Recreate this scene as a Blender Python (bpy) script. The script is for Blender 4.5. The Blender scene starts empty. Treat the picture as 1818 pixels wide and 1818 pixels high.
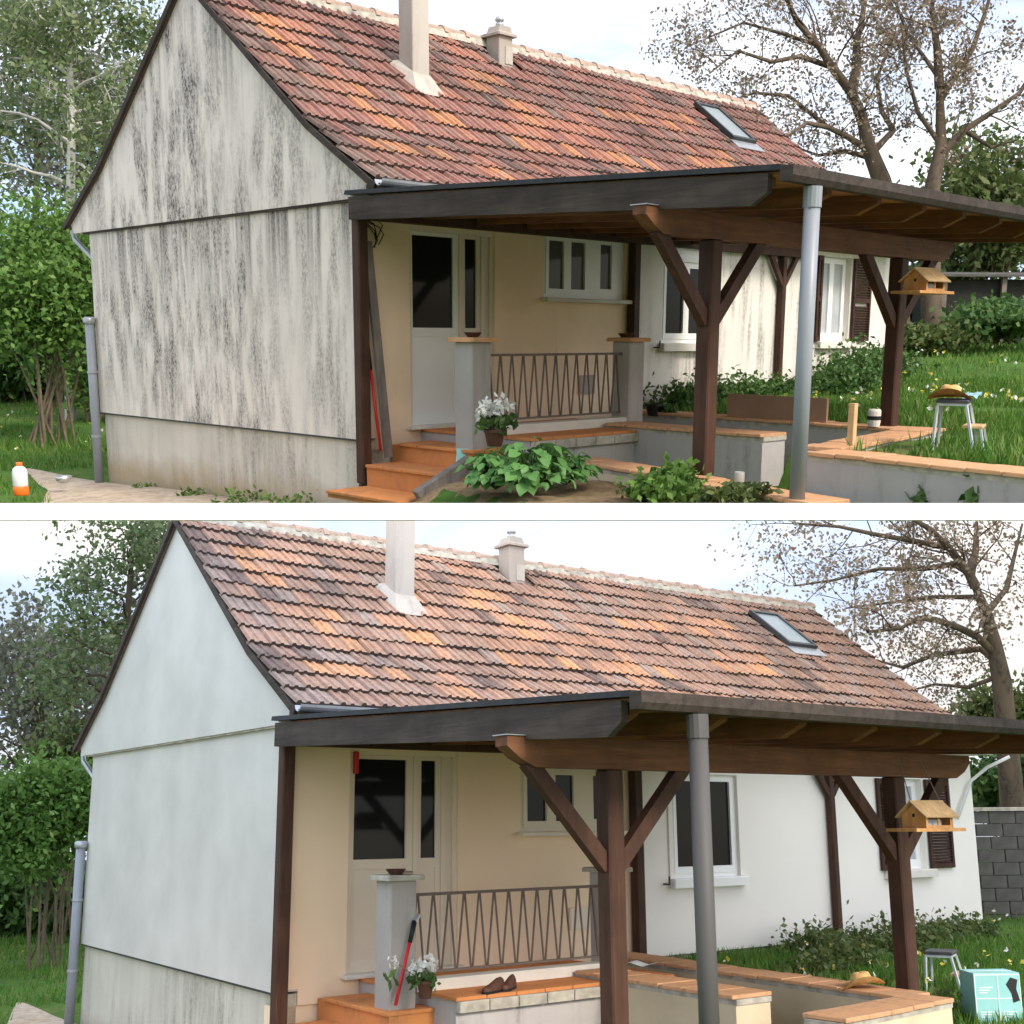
import bpy, math, random
import numpy as np
from mathutils import Matrix, Vector

sc = bpy.context.scene
R = math.radians
# ------------------------------------------------------------------ camera, light, exposure
F, CX, CY = 2100.0, 909.0, 1009.0          # focal length and principal point, in photograph pixels (1818 wide)
ZC = 6.0                                   # camera height above the world's zero
cam_d = bpy.data.cameras.new('camera'); cam = bpy.data.objects.new('camera', cam_d)
sc.collection.objects.link(cam); sc.camera = cam
cam.location = (0, 0, ZC); cam.rotation_euler = (R(90), 0, 0)
cam_d.sensor_width = 36.0; cam_d.lens = 36.0 * F / 1818.0; cam_d.shift_y = 100.0 / 1818.0
cam_d.clip_start = 0.1; cam_d.clip_end = 600.0

SUN_EL, SUN_AZ = 36.0, 138.0               # azimuth clockwise from the viewing direction (+Y)
sun_dir = Vector((math.sin(R(SUN_AZ)) * math.cos(R(SUN_EL)), math.cos(R(SUN_AZ)) * math.cos(R(SUN_EL)), math.sin(R(SUN_EL))))
sl = bpy.data.lights.new('sun', 'SUN'); sl.energy = 1.5; sl.angle = R(12); sl.color = (1.0, 0.92, 0.80)
so = bpy.data.objects.new('sun', sl); sc.collection.objects.link(so)
so.rotation_euler = (-sun_dir).to_track_quat('-Z', 'Y').to_euler()
so.location = (20, -20, 40)

w = bpy.data.worlds.new('World'); sc.world = w; w.use_nodes = True
nt = w.node_tree; nt.nodes.clear()
def N(nt, kind, **kw):
    n = nt.nodes.new(kind)
    for k, v in kw.items(): setattr(n, k, v)
    return n
out = N(nt, 'ShaderNodeOutputWorld'); bg = N(nt, 'ShaderNodeBackground'); bg2 = N(nt, 'ShaderNodeBackground'); mx = N(nt, 'ShaderNodeMixShader')
sky = N(nt, 'ShaderNodeTexSky', sky_type='NISHITA'); sky.sun_disc = False
sky.sun_elevation = R(SUN_EL); sky.sun_rotation = R(SUN_AZ); sky.dust_density = 2.0
bg.inputs[1].default_value = 0.12
nt.links.new(sky.outputs[0], bg.inputs[0])
tc = N(nt, 'ShaderNodeTexCoord'); mp = N(nt, 'ShaderNodeMapping'); mp.inputs['Scale'].default_value = (1.4, 1.4, 4.2)
nz = N(nt, 'ShaderNodeTexNoise'); nz.inputs['Scale'].default_value = 1.6; nz.inputs['Detail'].default_value = 7; nz.inputs['Roughness'].default_value = 0.55
rp = N(nt, 'ShaderNodeValToRGB'); rp.color_ramp.elements[0].position = 0.42; rp.color_ramp.elements[1].position = 0.70
rp.color_ramp.elements[0].color = (0.12, 0.12, 0.12, 1); rp.color_ramp.elements[1].color = (1, 1, 1, 1)
nt.links.new(tc.outputs['Generated'], mp.inputs[0]); nt.links.new(mp.outputs[0], nz.inputs['Vector']); nt.links.new(nz.outputs['Fac'], rp.inputs[0])
bg2.inputs[0].default_value = (0.96, 0.975, 1.0, 1)
sxyz = N(nt, 'ShaderNodeSeparateXYZ'); nt.links.new(tc.outputs['Generated'], sxyz.inputs[0])
ovc = N(nt, 'ShaderNodeMapRange'); ovc.inputs[1].default_value = 0.0; ovc.inputs[2].default_value = 1.0; ovc.inputs[3].default_value = 0.64; ovc.inputs[4].default_value = 1.5   # overcast sky: brighter towards the zenith
nt.links.new(sxyz.outputs['Z'], ovc.inputs[0]); nt.links.new(ovc.outputs[0], bg2.inputs[1])
nt.links.new(rp.outputs[0], mx.inputs[0]); nt.links.new(bg.outputs[0], mx.inputs[1]); nt.links.new(bg2.outputs[0], mx.inputs[2]); nt.links.new(mx.outputs[0], out.inputs[0])

sc.view_settings.view_transform = 'Standard'; sc.view_settings.look = 'None'
sc.view_settings.exposure = 1.05; sc.view_settings.gamma = 1.0
sc.cycles.max_bounces = 5; sc.cycles.diffuse_bounces = 4; sc.cycles.glossy_bounces = 2; sc.cycles.transmission_bounces = 2; sc.cycles.transparent_max_bounces = 4
sc.cycles.use_adaptive_sampling = True; sc.cycles.adaptive_threshold = 0.02
sc.cycles.use_denoising = True

# ------------------------------------------------------------------ the two plots
# Each plot has its own frame: X along the front of its house, Y into the house, Z up; origin at the near corner.
class Plot:
    def __init__(s, key, c):
        s.key = key; s.c = c
        a = math.pi / 4 + c[3]
        fw = np.array([math.cos(a) * math.cos(c[4]), math.sin(a) * math.cos(c[4]), math.sin(c[4])])
        rt = np.array([math.sin(a), -math.cos(a), 0.0]); up = np.cross(rt, fw)
        s.rt = math.cos(c[5]) * rt + math.sin(c[5]) * up; s.up = -math.sin(c[5]) * rt + math.cos(c[5]) * up; s.fw = fw
        s.o = np.array(c[:3])
        m = np.array([s.rt, s.fw, s.up]); t = -m @ s.o + np.array([0, 0, ZC])
        s.M = Matrix(((*m[0], t[0]), (*m[1], t[1]), (*m[2], t[2]), (0, 0, 0, 1)))
        s.rng = random.Random(11 if key == 'U' else 23)
    def on(s, px, py, ax, val):                         # photograph pixel -> point on a plane of the plot
        v = s.fw + s.rt * (px - CX) / F - s.up * (py - CY) / F
        return s.o + (val - s.o[ax]) / v[ax] * v
    def at(s, px, py, d):                               # photograph pixel at a given distance from the viewer
        return s.o + d * (s.fw + s.rt * (px - CX) / F - s.up * (py - CY) / F)
    def camf(s, p):                                     # plot point -> lateral, forward, height seen from the viewer
        q = np.asarray(p, float) - s.o
        return q @ s.rt, q @ s.fw, q @ s.up
    def ztop(s, x, y, py):                              # height at (x, y) that reaches photograph row py
        k = (CY - py) / F
        q = np.array([x, y, 0]) - s.o
        return (k * (q @ s.fw) - q @ s.up) / (s.up[2] - k * s.fw[2])
U = Plot('U', (-7.7939, -10.2236, 1.8697, 0.0039, -0.1955, 0.0045))
B = Plot('B', (-4.9887, -10.6836, 2.2961, 0.1569, 0.2110, -0.0067))

# ------------------------------------------------------------------ mesh helpers
col = sc.collection
class MB:
    def __init__(s): s.v = []; s.f = []; s.m = []
    def add(s, vs, fs, mi=0):
        o = len(s.v); s.v += [tuple(map(float, p)) for p in vs]; s.f += [tuple(i + o for i in f) for f in fs]; s.m += [mi] * len(fs); return s
    def box(s, x0, x1, y0, y1, z0, z1, mi=0):
        if x0 > x1: x0, x1 = x1, x0
        if y0 > y1: y0, y1 = y1, y0
        if z0 > z1: z0, z1 = z1, z0
        return s.add([(x0, y0, z0), (x1, y0, z0), (x1, y1, z0), (x0, y1, z0), (x0, y0, z1), (x1, y0, z1), (x1, y1, z1), (x0, y1, z1)],
                     [(0, 3, 2, 1), (4, 5, 6, 7), (0, 1, 5, 4), (1, 2, 6, 5), (2, 3, 7, 6), (3, 0, 4, 7)], mi)
    def bbox(s, x0, x1, y0, y1, z0, z1, b=0.01, mi=0):       # box with chamfered vertical and top edges
        b = min(b, (x1 - x0) / 3, (y1 - y0) / 3, (z1 - z0) / 3)
        def ring(d, z): return [(x0 + d + b, y0 + d, z), (x1 - d - b, y0 + d, z), (x1 - d, y0 + d + b, z), (x1 - d, y1 - d - b, z), (x1 - d - b, y1 - d, z), (x0 + d + b, y1 - d, z), (x0 + d, y1 - d - b, z), (x0 + d, y0 + d + b, z)]
        vs = ring(0, z0) + ring(0, z1 - b) + ring(b * 0.7, z1)
        fs = [tuple(reversed(range(8))), tuple(range(16, 24))]
        for k in (0, 8):
            for i in range(8): fs.append((k + i, k + (i + 1) % 8, k + 8 + (i + 1) % 8, k + 8 + i))
        return s.add(vs, fs, mi)
    def bar(s, p, q, w, h, mi=0, side=None):                 # beam of rectangular section from p to q
        p = Vector(p); q = Vector(q); d = (q - p).normalized()
        sd = Vector(side) if side else d.cross(Vector((0, 0, 1)))
        if sd.length < 1e-4: sd = Vector((1, 0, 0))
        sd = (sd - d * sd.dot(d)).normalized(); u = sd.cross(d)
        vs = []
        for e in (p, q):
            for a, b in ((-1, -1), (1, -1), (1, 1), (-1, 1)): vs.append(e + sd * a * w / 2 + u * b * h / 2)
        return s.add(vs, [(3, 2, 1, 0), (4, 5, 6, 7), (0, 1, 5, 4), (1, 2, 6, 5), (2, 3, 7, 6), (3, 0, 4, 7)], mi)
    def tube(s, pts, rads, n=8, cap=True, mi=0):
        pts = [Vector(p) for p in pts]; k = len(pts)
        if not hasattr(rads, '__len__'): rads = [rads] * k
        ref = Vector((0.31, 0.87, 0.23)); vs = []
        for i, p in enumerate(pts):
            d = (pts[min(i + 1, k - 1)] - pts[max(i - 1, 0)]).normalized()
            a = d.cross(ref)
            if a.length < 1e-3: a = d.cross(Vector((1, 0, 0)))
            a.normalize(); b = d.cross(a)
            for j in range(n):
                t = 2 * math.pi * j / n; vs.append(p + (a * math.cos(t) + b * math.sin(t)) * rads[i])
        fs = [(i * n + j, i * n + (j + 1) % n, (i + 1) * n + (j + 1) % n, (i + 1) * n + j) for i in range(k - 1) for j in range(n)]
        if cap: fs += [tuple(reversed(range(n))), tuple(range((k - 1) * n, k * n))]
        return s.add(vs, fs, mi)
    def lathe(s, c, prof, n=16, mi=0, close=True):
        vs = []; c = Vector(c)
        for r, z in prof:
            for j in range(n): t = 2 * math.pi * j / n; vs.append(c + Vector((r * math.cos(t), r * math.sin(t), z)))
        k = len(prof)
        fs = [(i * n + j, i * n + (j + 1) % n, (i + 1) * n + (j + 1) % n, (i + 1) * n + j) for i in range(k - 1) for j in range(n)]
        if close: fs += [tuple(reversed(range(n))), tuple(range((k - 1) * n, k * n))]
        return s.add(vs, fs, mi)
    def prism(s, poly, axis, a, b, mi=0):                    # polygon in the two other axes, extruded along axis from a to b
        def P(p, t): return {0: (t, p[0], p[1]), 1: (p[0], t, p[1]), 2: (p[0], p[1], t)}[axis]
        n = len(poly); vs = [P(p, a) for p in poly] + [P(p, b) for p in poly]
        return s.add(vs, [tuple(range(n))[::-1], tuple(range(n, 2 * n))] + [(i, (i + 1) % n, n + (i + 1) % n, n + i) for i in range(n)], mi)
    def mesh(s, name, smooth=False):
        me = bpy.data.meshes.new(name); me.from_pydata(s.v, [], s.f)
        if any(s.m): me.polygons.foreach_set('material_index', s.m)
        if smooth: me.polygons.foreach_set('use_smooth', [True] * len(s.f))
        me.validate(); me.update(); return me

def recalc(me):
    import bmesh
    bm = bmesh.new(); bm.from_mesh(me); bmesh.ops.recalc_face_normals(bm, faces=bm.faces[:]); bm.to_mesh(me); bm.free()

def quads_mesh(name, V, per=4):                              # V: (n, per, 3) loose polygons
    n = len(V); me = bpy.data.meshes.new(name)
    me.vertices.add(n * per); me.vertices.foreach_set('co', np.ascontiguousarray(V, dtype=np.float32).reshape(-1))
    me.loops.add(n * per); me.loops.foreach_set('vertex_index', np.arange(n * per, dtype=np.int32))
    me.polygons.add(n); me.polygons.foreach_set('loop_start', np.arange(n, dtype=np.int32) * per)
    me.update(calc_edges=True); return me

def tagit(o, label=None, cat=None, group=None, kind=None):
    if label: o['label'] = label
    if cat: o['category'] = cat
    if group: o['group'] = group
    if kind: o['kind'] = kind
    return o

def mkobj(name, me, mats):
    o = bpy.data.objects.new(name, me); col.objects.link(o)
    if me is not None and len(me.materials) == 0:
        for m in (mats if isinstance(mats, (list, tuple)) else [mats]): me.materials.append(m)
    return o

class Thing:                                                 # an Empty at the thing's base; parts are its children
    def __init__(s, P, name, label, cat, org=(0, 0, 0), rz=0.0, group=None):
        s.P = P; s.org = Vector(org); s.e = bpy.data.objects.new(name, None); col.objects.link(s.e)
        s.e.empty_display_size = 0.2
        s.e.matrix_world = P.M @ Matrix.Translation(s.org) @ Matrix.Rotation(rz, 4, 'Z')
        s.rz = rz; tagit(s.e, label, cat, group)
    def part(s, name, mb, mat, parent=None, smooth=False, rel=False, kind=None, label=None, fix=True):
        # mb in plot coordinates (rel=False) or in the thing's own coordinates (rel=True)
        if isinstance(mb, MB): me = mb.mesh(name, smooth); fix and recalc(me)
        else: me = mb
        if not rel and me.users == 0: me.transform(Matrix.Rotation(-s.rz, 4, 'Z') @ Matrix.Translation(-s.org))
        o = mkobj(name, me, mat); o.parent = parent or s.e
        tagit(o, label, None, None, kind); return o

def single(P, name, label, cat, mb, mat, org=(0, 0, 0), rz=0.0, group=None, smooth=False, kind=None):
    me = mb.mesh(name, smooth) if isinstance(mb, MB) else mb     # mb in own coordinates
    if isinstance(mb, MB): recalc(me)
    o = mkobj(name, me, mat); o.matrix_world = P.M @ Matrix.Translation(Vector(org)) @ Matrix.Rotation(rz, 4, 'Z')
    tagit(o, label, cat, group, kind); return o

# ------------------------------------------------------------------ materials
def ramp(nt, stops):
    r = N(nt, 'ShaderNodeValToRGB'); e = r.color_ramp.elements
    while len(e) < len(stops): e.new(0.5)
    for k, (p, c) in enumerate(stops):
        e[k].position = p; e[k].color = (c, c, c, 1) if not hasattr(c, '__len__') else (*c[:3], 1)
    return r
def mix(nt, a, b, f, mode='MIX'):
    m = N(nt, 'ShaderNodeMix', data_type='RGBA', blend_type=mode)
    for sock, val in ((m.inputs[0], f), (m.inputs[6], a), (m.inputs[7], b)):
        if isinstance(val, bpy.types.NodeSocket): nt.links.new(val, sock)
        elif hasattr(val, '__len__'): sock.default_value = (*val[:3], 1)
        else: sock.default_value = val
    return m.outputs[2]
def base(name, rough=0.8, spec=0.3):
    m = bpy.data.materials.new(name); m.use_nodes = True; nt = m.node_tree
    b = nt.nodes['Principled BSDF']; b.inputs['Roughness'].default_value = rough; b.inputs['Specular IOR Level'].default_value = spec
    return m, nt, b
def noise(nt, scale, detail=4, rough=0.55, mapping=None, coord='Object', dist=0.0):
    t = N(nt, 'ShaderNodeTexCoord'); n = N(nt, 'ShaderNodeTexNoise')
    n.inputs['Scale'].default_value = scale; n.inputs['Detail'].default_value = detail; n.inputs['Roughness'].default_value = rough; n.inputs['Distortion'].default_value = dist
    src = t.outputs[coord]
    if mapping:
        mp = N(nt, 'ShaderNodeMapping'); mp.inputs['Scale'].default_value = mapping; nt.links.new(src, mp.inputs[0]); src = mp.outputs[0]
    nt.links.new(src, n.inputs['Vector']); return n.outputs['Fac']
def rmp(nt, sock, stops):
    r = ramp(nt, stops); nt.links.new(sock, r.inputs[0]); return r.outputs[0]
def bump(nt, b, sock, strength=0.3, dist=0.01):
    bp = N(nt, 'ShaderNodeBump'); bp.inputs['Strength'].default_value = strength; bp.inputs['Distance'].default_value = dist
    nt.links.new(sock, bp.inputs['Height']); nt.links.new(bp.outputs[0], b.inputs['Normal'])
def plain(name, c, rough=0.7, var=0.12, scale=6.0, spec=0.3, bs=0.0, bscale=60, metal=0.0, mapping=None):
    m, nt, b = base(name, rough, spec); b.inputs['Metallic'].default_value = metal
    f = noise(nt, scale, 5, mapping=mapping)
    lo = tuple(max(0, x * (1 - var)) for x in c); hi = tuple(min(1, x * (1 + var)) for x in c)
    nt.links.new(rmp(nt, f, [(0.3, lo), (0.7, hi)]), b.inputs['Base Color'])
    if bs: bump(nt, b, noise(nt, bscale, 4), bs, 0.006)
    return m
def stained(name, c, dark, streak=(6, 6, 0.5), amt=1.0, lo=0.50, hi=0.66, mlo=0.40, mhi=0.58, speck=38, low=None, bs=0.35, mscale=0.55, runs=None):
    # plaster with black rain streaks: stretched noise broken up by speckle, in large patches; low: (height, colour) of soil splash
    m, nt, b = base(name, 0.92, 0.15)
    st = rmp(nt, noise(nt, 1.0, 7, 0.62, streak), [(lo, 0.0), (hi, 1.0)])
    sp = rmp(nt, noise(nt, speck, 3, 0.7, (1, 1, 0.45)), [(0.40, 0.0), (0.62, 1.0)])
    mk = rmp(nt, noise(nt, mscale, 3, 0.5, (1, 1, 0.8), dist=0.6), [(mlo, 0.12), (mhi, 1.0)])
    a = mix(nt, st, sp, 1.0, 'MULTIPLY'); a = mix(nt, a, st, 0.28); a = mix(nt, a, mk, 1.0, 'MULTIPLY')
    if runs:                                                # rain runs that start at an edge and thin out downwards
        t = N(nt, 'ShaderNodeTexCoord'); sx = N(nt, 'ShaderNodeSeparateXYZ'); nt.links.new(t.outputs['Object'], sx.inputs[0])
        r2 = rmp(nt, noise(nt, 1.0, 5, 0.6, (8, 8, 0.16)), [(0.46, 0.0), (0.62, 1.0)])
        for z1_, ln_ in runs:
            mr = N(nt, 'ShaderNodeMapRange'); nt.links.new(sx.outputs['Z'], mr.inputs[0]); mr.inputs[1].default_value = z1_ - ln_; mr.inputs[2].default_value = z1_; mr.inputs[3].default_value = 0.0; mr.inputs[4].default_value = 1.0; mr.clamp = True
            gt = N(nt, 'ShaderNodeMath', operation='LESS_THAN'); nt.links.new(sx.outputs['Z'], gt.inputs[0]); gt.inputs[1].default_value = z1_
            ml = N(nt, 'ShaderNodeMath', operation='MULTIPLY'); nt.links.new(mr.outputs[0], ml.inputs[0]); nt.links.new(gt.outputs[0], ml.inputs[1])
            a = mix(nt, a, mix(nt, mix(nt, r2, ml.outputs[0], 1.0, 'MULTIPLY'), sp, 0.35, 'MULTIPLY'), 1.0, 'LIGHTEN')
    col0 = rmp(nt, noise(nt, 1.3, 5), [(0.3, tuple(x * 0.88 for x in c)), (0.7, tuple(min(1, x * 1.06) for x in c))])
    fac = N(nt, 'ShaderNodeMath', operation='MULTIPLY'); nt.links.new(a, fac.inputs[0]); fac.inputs[1].default_value = amt
    colr = mix(nt, col0, dark, fac.outputs[0])
    if low:
        t = N(nt, 'ShaderNodeTexCoord'); sx = N(nt, 'ShaderNodeSeparateXYZ'); nt.links.new(t.outputs['Object'], sx.inputs[0])
        ad = N(nt, 'ShaderNodeMath', operation='MULTIPLY_ADD'); nt.links.new(noise(nt, 2.2, 5), ad.inputs[0]); ad.inputs[1].default_value = 0.55; nt.links.new(sx.outputs['Z'], ad.inputs[2])
        mr = N(nt, 'ShaderNodeMapRange'); nt.links.new(ad.outputs[0], mr.inputs[0]); mr.inputs[1].default_value = low[0] + 0.15; mr.inputs[2].default_value = low[0] + 0.5; mr.inputs[3].default_value = low[2]; mr.inputs[4].default_value = 0.0
        colr = mix(nt, colr, low[1], mr.outputs[0])
    nt.links.new(colr, b.inputs['Base Color'])
    bump(nt, b, noise(nt, 85, 4, 0.7), bs, 0.006)
    return m
def wood(name, c, var=0.35, rough=0.65, axis=2, worn=0.5):
    m, nt, b = base(name, rough, 0.25)
    st = [14.0, 14.0, 14.0]; st[axis] = 1.3; fi = [60.0, 60.0, 60.0]; fi[axis] = 2.0
    f = noise(nt, 1.0, 6, 0.6, tuple(st)); g = noise(nt, 2.2, 5, 0.6); k = noise(nt, 1.0, 3, 0.6, tuple(fi))
    cc = rmp(nt, f, [(0.3, tuple(x * (1 - var) for x in c)), (0.7, tuple(x * (1 + var) for x in c))])
    cc = mix(nt, cc, tuple(x * 0.45 for x in c), rmp(nt, g, [(0.42, 0.0), (0.72, 0.75)]))
    cc = mix(nt, cc, tuple(min(1, x * 1.9 + 0.02) for x in c), rmp(nt, k, [(0.60, 0.0), (0.78, worn)]))
    nt.links.new(cc, b.inputs['Base Color']); bump(nt, b, k, 0.4, 0.005); return m
def leafmat(name, stops, trans=0.35, rough=0.55):
    m, nt, b = base(name, rough, 0.3)
    g = N(nt, 'ShaderNodeNewGeometry'); r = ramp(nt, stops); nt.links.new(g.outputs['Random Per Island'], r.inputs[0])
    nt.links.new(r.outputs[0], b.inputs['Base Color'])
    t = N(nt, 'ShaderNodeBsdfTranslucent'); nt.links.new(r.outputs[0], t.inputs[0])
    ms = N(nt, 'ShaderNodeMixShader'); ms.inputs[0].default_value = trans
    o = nt.nodes['Material Output']; nt.links.new(b.outputs[0], ms.inputs[1]); nt.links.new(t.outputs[0], ms.inputs[2]); nt.links.new(ms.outputs[0], o.inputs[0])
    return m

MT = {}
MT['gable_before'] = stained('weathered plaster', (0.82, 0.73, 0.66), (0.05, 0.044, 0.04), streak=(5, 5, 1.1), amt=0.97, lo=0.42, hi=0.60, mlo=0.38, mhi=0.58, speck=44, mscale=0.36, runs=((3.22, 1.3), (5.6, 1.6)))
MT['plinth_before'] = stained('stained plinth', (0.68, 0.61, 0.53), (0.12, 0.105, 0.085), amt=0.7, lo=0.45, hi=0.62, low=(0.05, (0.42, 0.31, 0.18), 0.8))
MT['white_before'] = stained('weathered white plaster', (0.74, 0.70, 0.645), (0.12, 0.105, 0.09), amt=0.9, lo=0.48, hi=0.62, mlo=0.40, mhi=0.60, low=(1.0, (0.50, 0.40, 0.27), 0.6))
MT['tan_before'] = stained('weathered ochre plaster', (0.88, 0.69, 0.51), (0.34, 0.24, 0.16), amt=0.45, lo=0.56, hi=0.72, mlo=0.5, mhi=0.7, low=(0.85, (0.62, 0.50, 0.38), 0.45), bs=0.25)
MT['gable_after'] = stained('shaded white plaster', (0.61, 0.59, 0.55), (0.40, 0.38, 0.34), streak=(2.5, 2.5, 0.5), amt=0.07, lo=0.4, hi=0.7, mlo=0.3, mhi=0.7, speck=90, bs=0.5, mscale=0.5)  # same white as the front wall, gable shade put into the colour
MT['white_after'] = plain('fresh bright white plaster', (0.83, 0.785, 0.73), 0.9, 0.025, 0.8, 0.15, 0.25, 110)
MT['tan_after'] = plain('fresh ochre plaster', (0.87, 0.69, 0.49), 0.9, 0.035, 0.8, 0.15, 0.22, 110)
MT['plinth_after'] = stained('grey stained plinth', (0.56, 0.54, 0.46), (0.13, 0.12, 0.09), amt=0.75, lo=0.46, hi=0.64, low=(-0.3, (0.30, 0.25, 0.16), 0.6))
MT['grey_render'] = stained('grey cement render', (0.46, 0.43, 0.42), (0.13, 0.12, 0.115), amt=0.6, lo=0.5, hi=0.68, speck=25, low=(-0.2, (0.24, 0.19, 0.14), 0.6))
MT['pillar'] = stained('weathered cement pillar', (0.40, 0.37, 0.35), (0.12, 0.11, 0.105), amt=0.65, lo=0.48, hi=0.66)
MT['cream_render'] = plain('cream render', (0.62, 0.52, 0.36), 0.9, 0.12, 2.0, 0.15, 0.3)
MT['lead'] = stained('aged flashing render', (0.50, 0.455, 0.405), (0.17, 0.15, 0.13), streak=(5, 5, 3), amt=0.6, lo=0.46, hi=0.66, mlo=0.3, mhi=0.55, speck=24, bs=0.6)
MT['flue'] = stained('flue render', (0.50, 0.455, 0.41), (0.16, 0.14, 0.12), amt=0.5, lo=0.46, hi=0.66, mlo=0.3, mhi=0.6, speck=24, bs=0.5)
MT['stack'] = stained('old stack render', (0.42, 0.37, 0.33), (0.10, 0.09, 0.08), amt=0.7)
MT['zinc'] = plain('zinc', (0.42, 0.44, 0.47), 0.42, 0.15, 4, 0.5, metal=0.6)
MT['pvc_grey'] = plain('grey plastic pipe', (0.27, 0.29, 0.33), 0.4, 0.08, 2, 0.4)
MT['pvc_dark'] = plain('dark grey plastic pipe', (0.085, 0.08, 0.078), 0.6, 0.08, 2, 0.4)
MT['white_pvc'] = plain('white plastic frame', (0.80, 0.80, 0.79), 0.35, 0.02, 2, 0.4)
MT['cream_frame'] = plain('cream painted frame', (0.74, 0.65, 0.52), 0.45, 0.03, 2, 0.35)
MT['beige_frame'] = plain('beige painted frame', (0.70, 0.62, 0.55), 0.45, 0.04, 2, 0.35)
MT['sill'] = plain('window sill', (0.66, 0.62, 0.56), 0.8, 0.1, 3, 0.2, 0.2)
MT['timber'] = wood('dark stained timber', (0.070, 0.032, 0.020))
MT['timber_under'] = wood('red brown rafters', (0.19, 0.080, 0.036), axis=1)
MT['beam_x'] = wood('red brown beam', (0.17, 0.072, 0.034), axis=0)
MT['boards_under'] = wood('orange brown roof boards', (0.40, 0.185, 0.08), axis=0)
MT['fascia'] = wood('grey brown fascia board', (0.060, 0.046, 0.039), 0.4, 0.8, axis=1)
MT['felt'] = plain('bitumen felt', (0.035, 0.036, 0.042), 0.7, 0.25, 12, 0.3, 0.3, 200)
MT['shutter'] = wood('brown shutter', (0.055, 0.024, 0.016))
MT['old_wood'] = wood('grey weathered plank', (0.20, 0.17, 0.15))
MT['pine'] = wood('pale pine', (0.62, 0.42, 0.22), 0.2)
MT['ply'] = wood('orange pine board', (0.58, 0.30, 0.11), 0.2)
MT['brown_board'] = plain('brown board', (0.36, 0.22, 0.15), 0.7, 0.15, 3)
MT['iron'] = plain('brown painted iron', (0.14, 0.105, 0.085), 0.55, 0.15, 6, 0.4)
MT['terracotta'] = stained('orange terracotta tile', (0.60, 0.24, 0.085), (0.24, 0.13, 0.08), streak=(3, 3, 3), amt=0.75, lo=0.44, hi=0.66, mlo=0.3, mhi=0.55, speck=16, bs=0.3)
MT['terracotta_pale'] = stained('pale terracotta coping', (0.66, 0.36, 0.19), (0.28, 0.19, 0.13), streak=(4, 4, 4), amt=0.75, lo=0.43, hi=0.66, mlo=0.3, mhi=0.55, speck=16, bs=0.35)
MT['mortar'] = plain('lichen grey mortar', (0.42, 0.39, 0.33), 0.95, 0.3, 9, 0.1, 0.5, 50)
MT['black_plastic'] = plain('black plastic', (0.012, 0.012, 0.013), 0.5, 0.2)
MT['white_plastic'] = plain('milky plastic', (0.80, 0.80, 0.82), 0.35, 0.03)
MT['orange_plastic'] = plain('orange liquid', (0.80, 0.17, 0.02), 0.35, 0.06)
MT['red_metal'] = plain('red enamel', (0.50, 0.025, 0.03), 0.4, 0.1)
MT['steel'] = plain('brushed steel', (0.55, 0.56, 0.58), 0.35, 0.1, 6, 0.5, metal=0.8)
MT['stool_paint'] = plain('pale blue grey paint', (0.50, 0.55, 0.58), 0.5, 0.12, 8)
MT['stool_top'] = plain('dark stool top', (0.055, 0.055, 0.06), 0.5, 0.2, 8)
MT['straw'] = plain('straw', (0.66, 0.42, 0.17), 0.85, 0.2, 30, 0.15, 0.6, 120)
MT['straw_brown'] = plain('brown straw', (0.42, 0.20, 0.08), 0.85, 0.25, 30, 0.15, 0.6, 120)
MT['blue_cloth'] = plain('pale blue cloth', (0.30, 0.50, 0.56), 0.9, 0.15, 6)
MT['turquoise'] = plain('turquoise carton', (0.30, 0.60, 0.58), 0.6, 0.1, 3)
MT['paper_white'] = plain('white print', (0.78, 0.82, 0.82), 0.6, 0.05)
MT['shoe'] = plain('brown shoe leather', (0.085, 0.035, 0.022), 0.6, 0.3, 12)
MT['dog_black'] = plain('black print', (0.02, 0.02, 0.022), 0.6, 0.1)
MT['petal'] = leafmat('white petals', [(0, (0.75, 0.75, 0.72)), (1, (0.85, 0.84, 0.80))], 0.3)
MT['bark'] = stained('grey brown bark', (0.14, 0.105, 0.075), (0.05, 0.042, 0.035), streak=(5, 5, 1.2), amt=0.9, lo=0.42, hi=0.6, mlo=0.2, mhi=0.4, speck=20, bs=0.6)
MT['birch_bark'] = stained('white birch bark', (0.62, 0.60, 0.56), (0.08, 0.075, 0.07), streak=(3, 3, 4), amt=0.8, lo=0.55, hi=0.65, mlo=0.3, mhi=0.5, speck=14)
MT['stem'] = plain('brown stems', (0.17, 0.13, 0.09), 0.9, 0.3, 8)
MT['birch_leaf'] = leafmat('birch leaves', [(0, (0.10, 0.15, 0.06)), (0.5, (0.16, 0.22, 0.085)), (1, (0.25, 0.29, 0.15))])
MT['grey_leaf'] = leafmat('grey green leaves', [(0, (0.14, 0.15, 0.105)), (0.5, (0.22, 0.23, 0.17)), (1, (0.32, 0.32, 0.25))])
MT['shrub_leaf'] = leafmat('bright shrub leaves', [(0, (0.07, 0.15, 0.028)), (0.5, (0.12, 0.23, 0.045)), (1, (0.19, 0.31, 0.075))])
MT['bush_leaf'] = leafmat('hedge leaves', [(0, (0.055, 0.085, 0.022)), (0.5, (0.105, 0.15, 0.045)), (1, (0.18, 0.21, 0.07))])
MT['bud_leaf'] = leafmat('young bronze leaves', [(0, (0.17, 0.13, 0.10)), (0.5, (0.27, 0.21, 0.155)), (0.8, (0.34, 0.24, 0.175)), (1, (0.28, 0.29, 0.16))], 0.25)
MT['ivy_leaf'] = leafmat('dark weeds', [(0, (0.04, 0.095, 0.026)), (0.6, (0.08, 0.165, 0.04)), (1, (0.15, 0.24, 0.07))])
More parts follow.
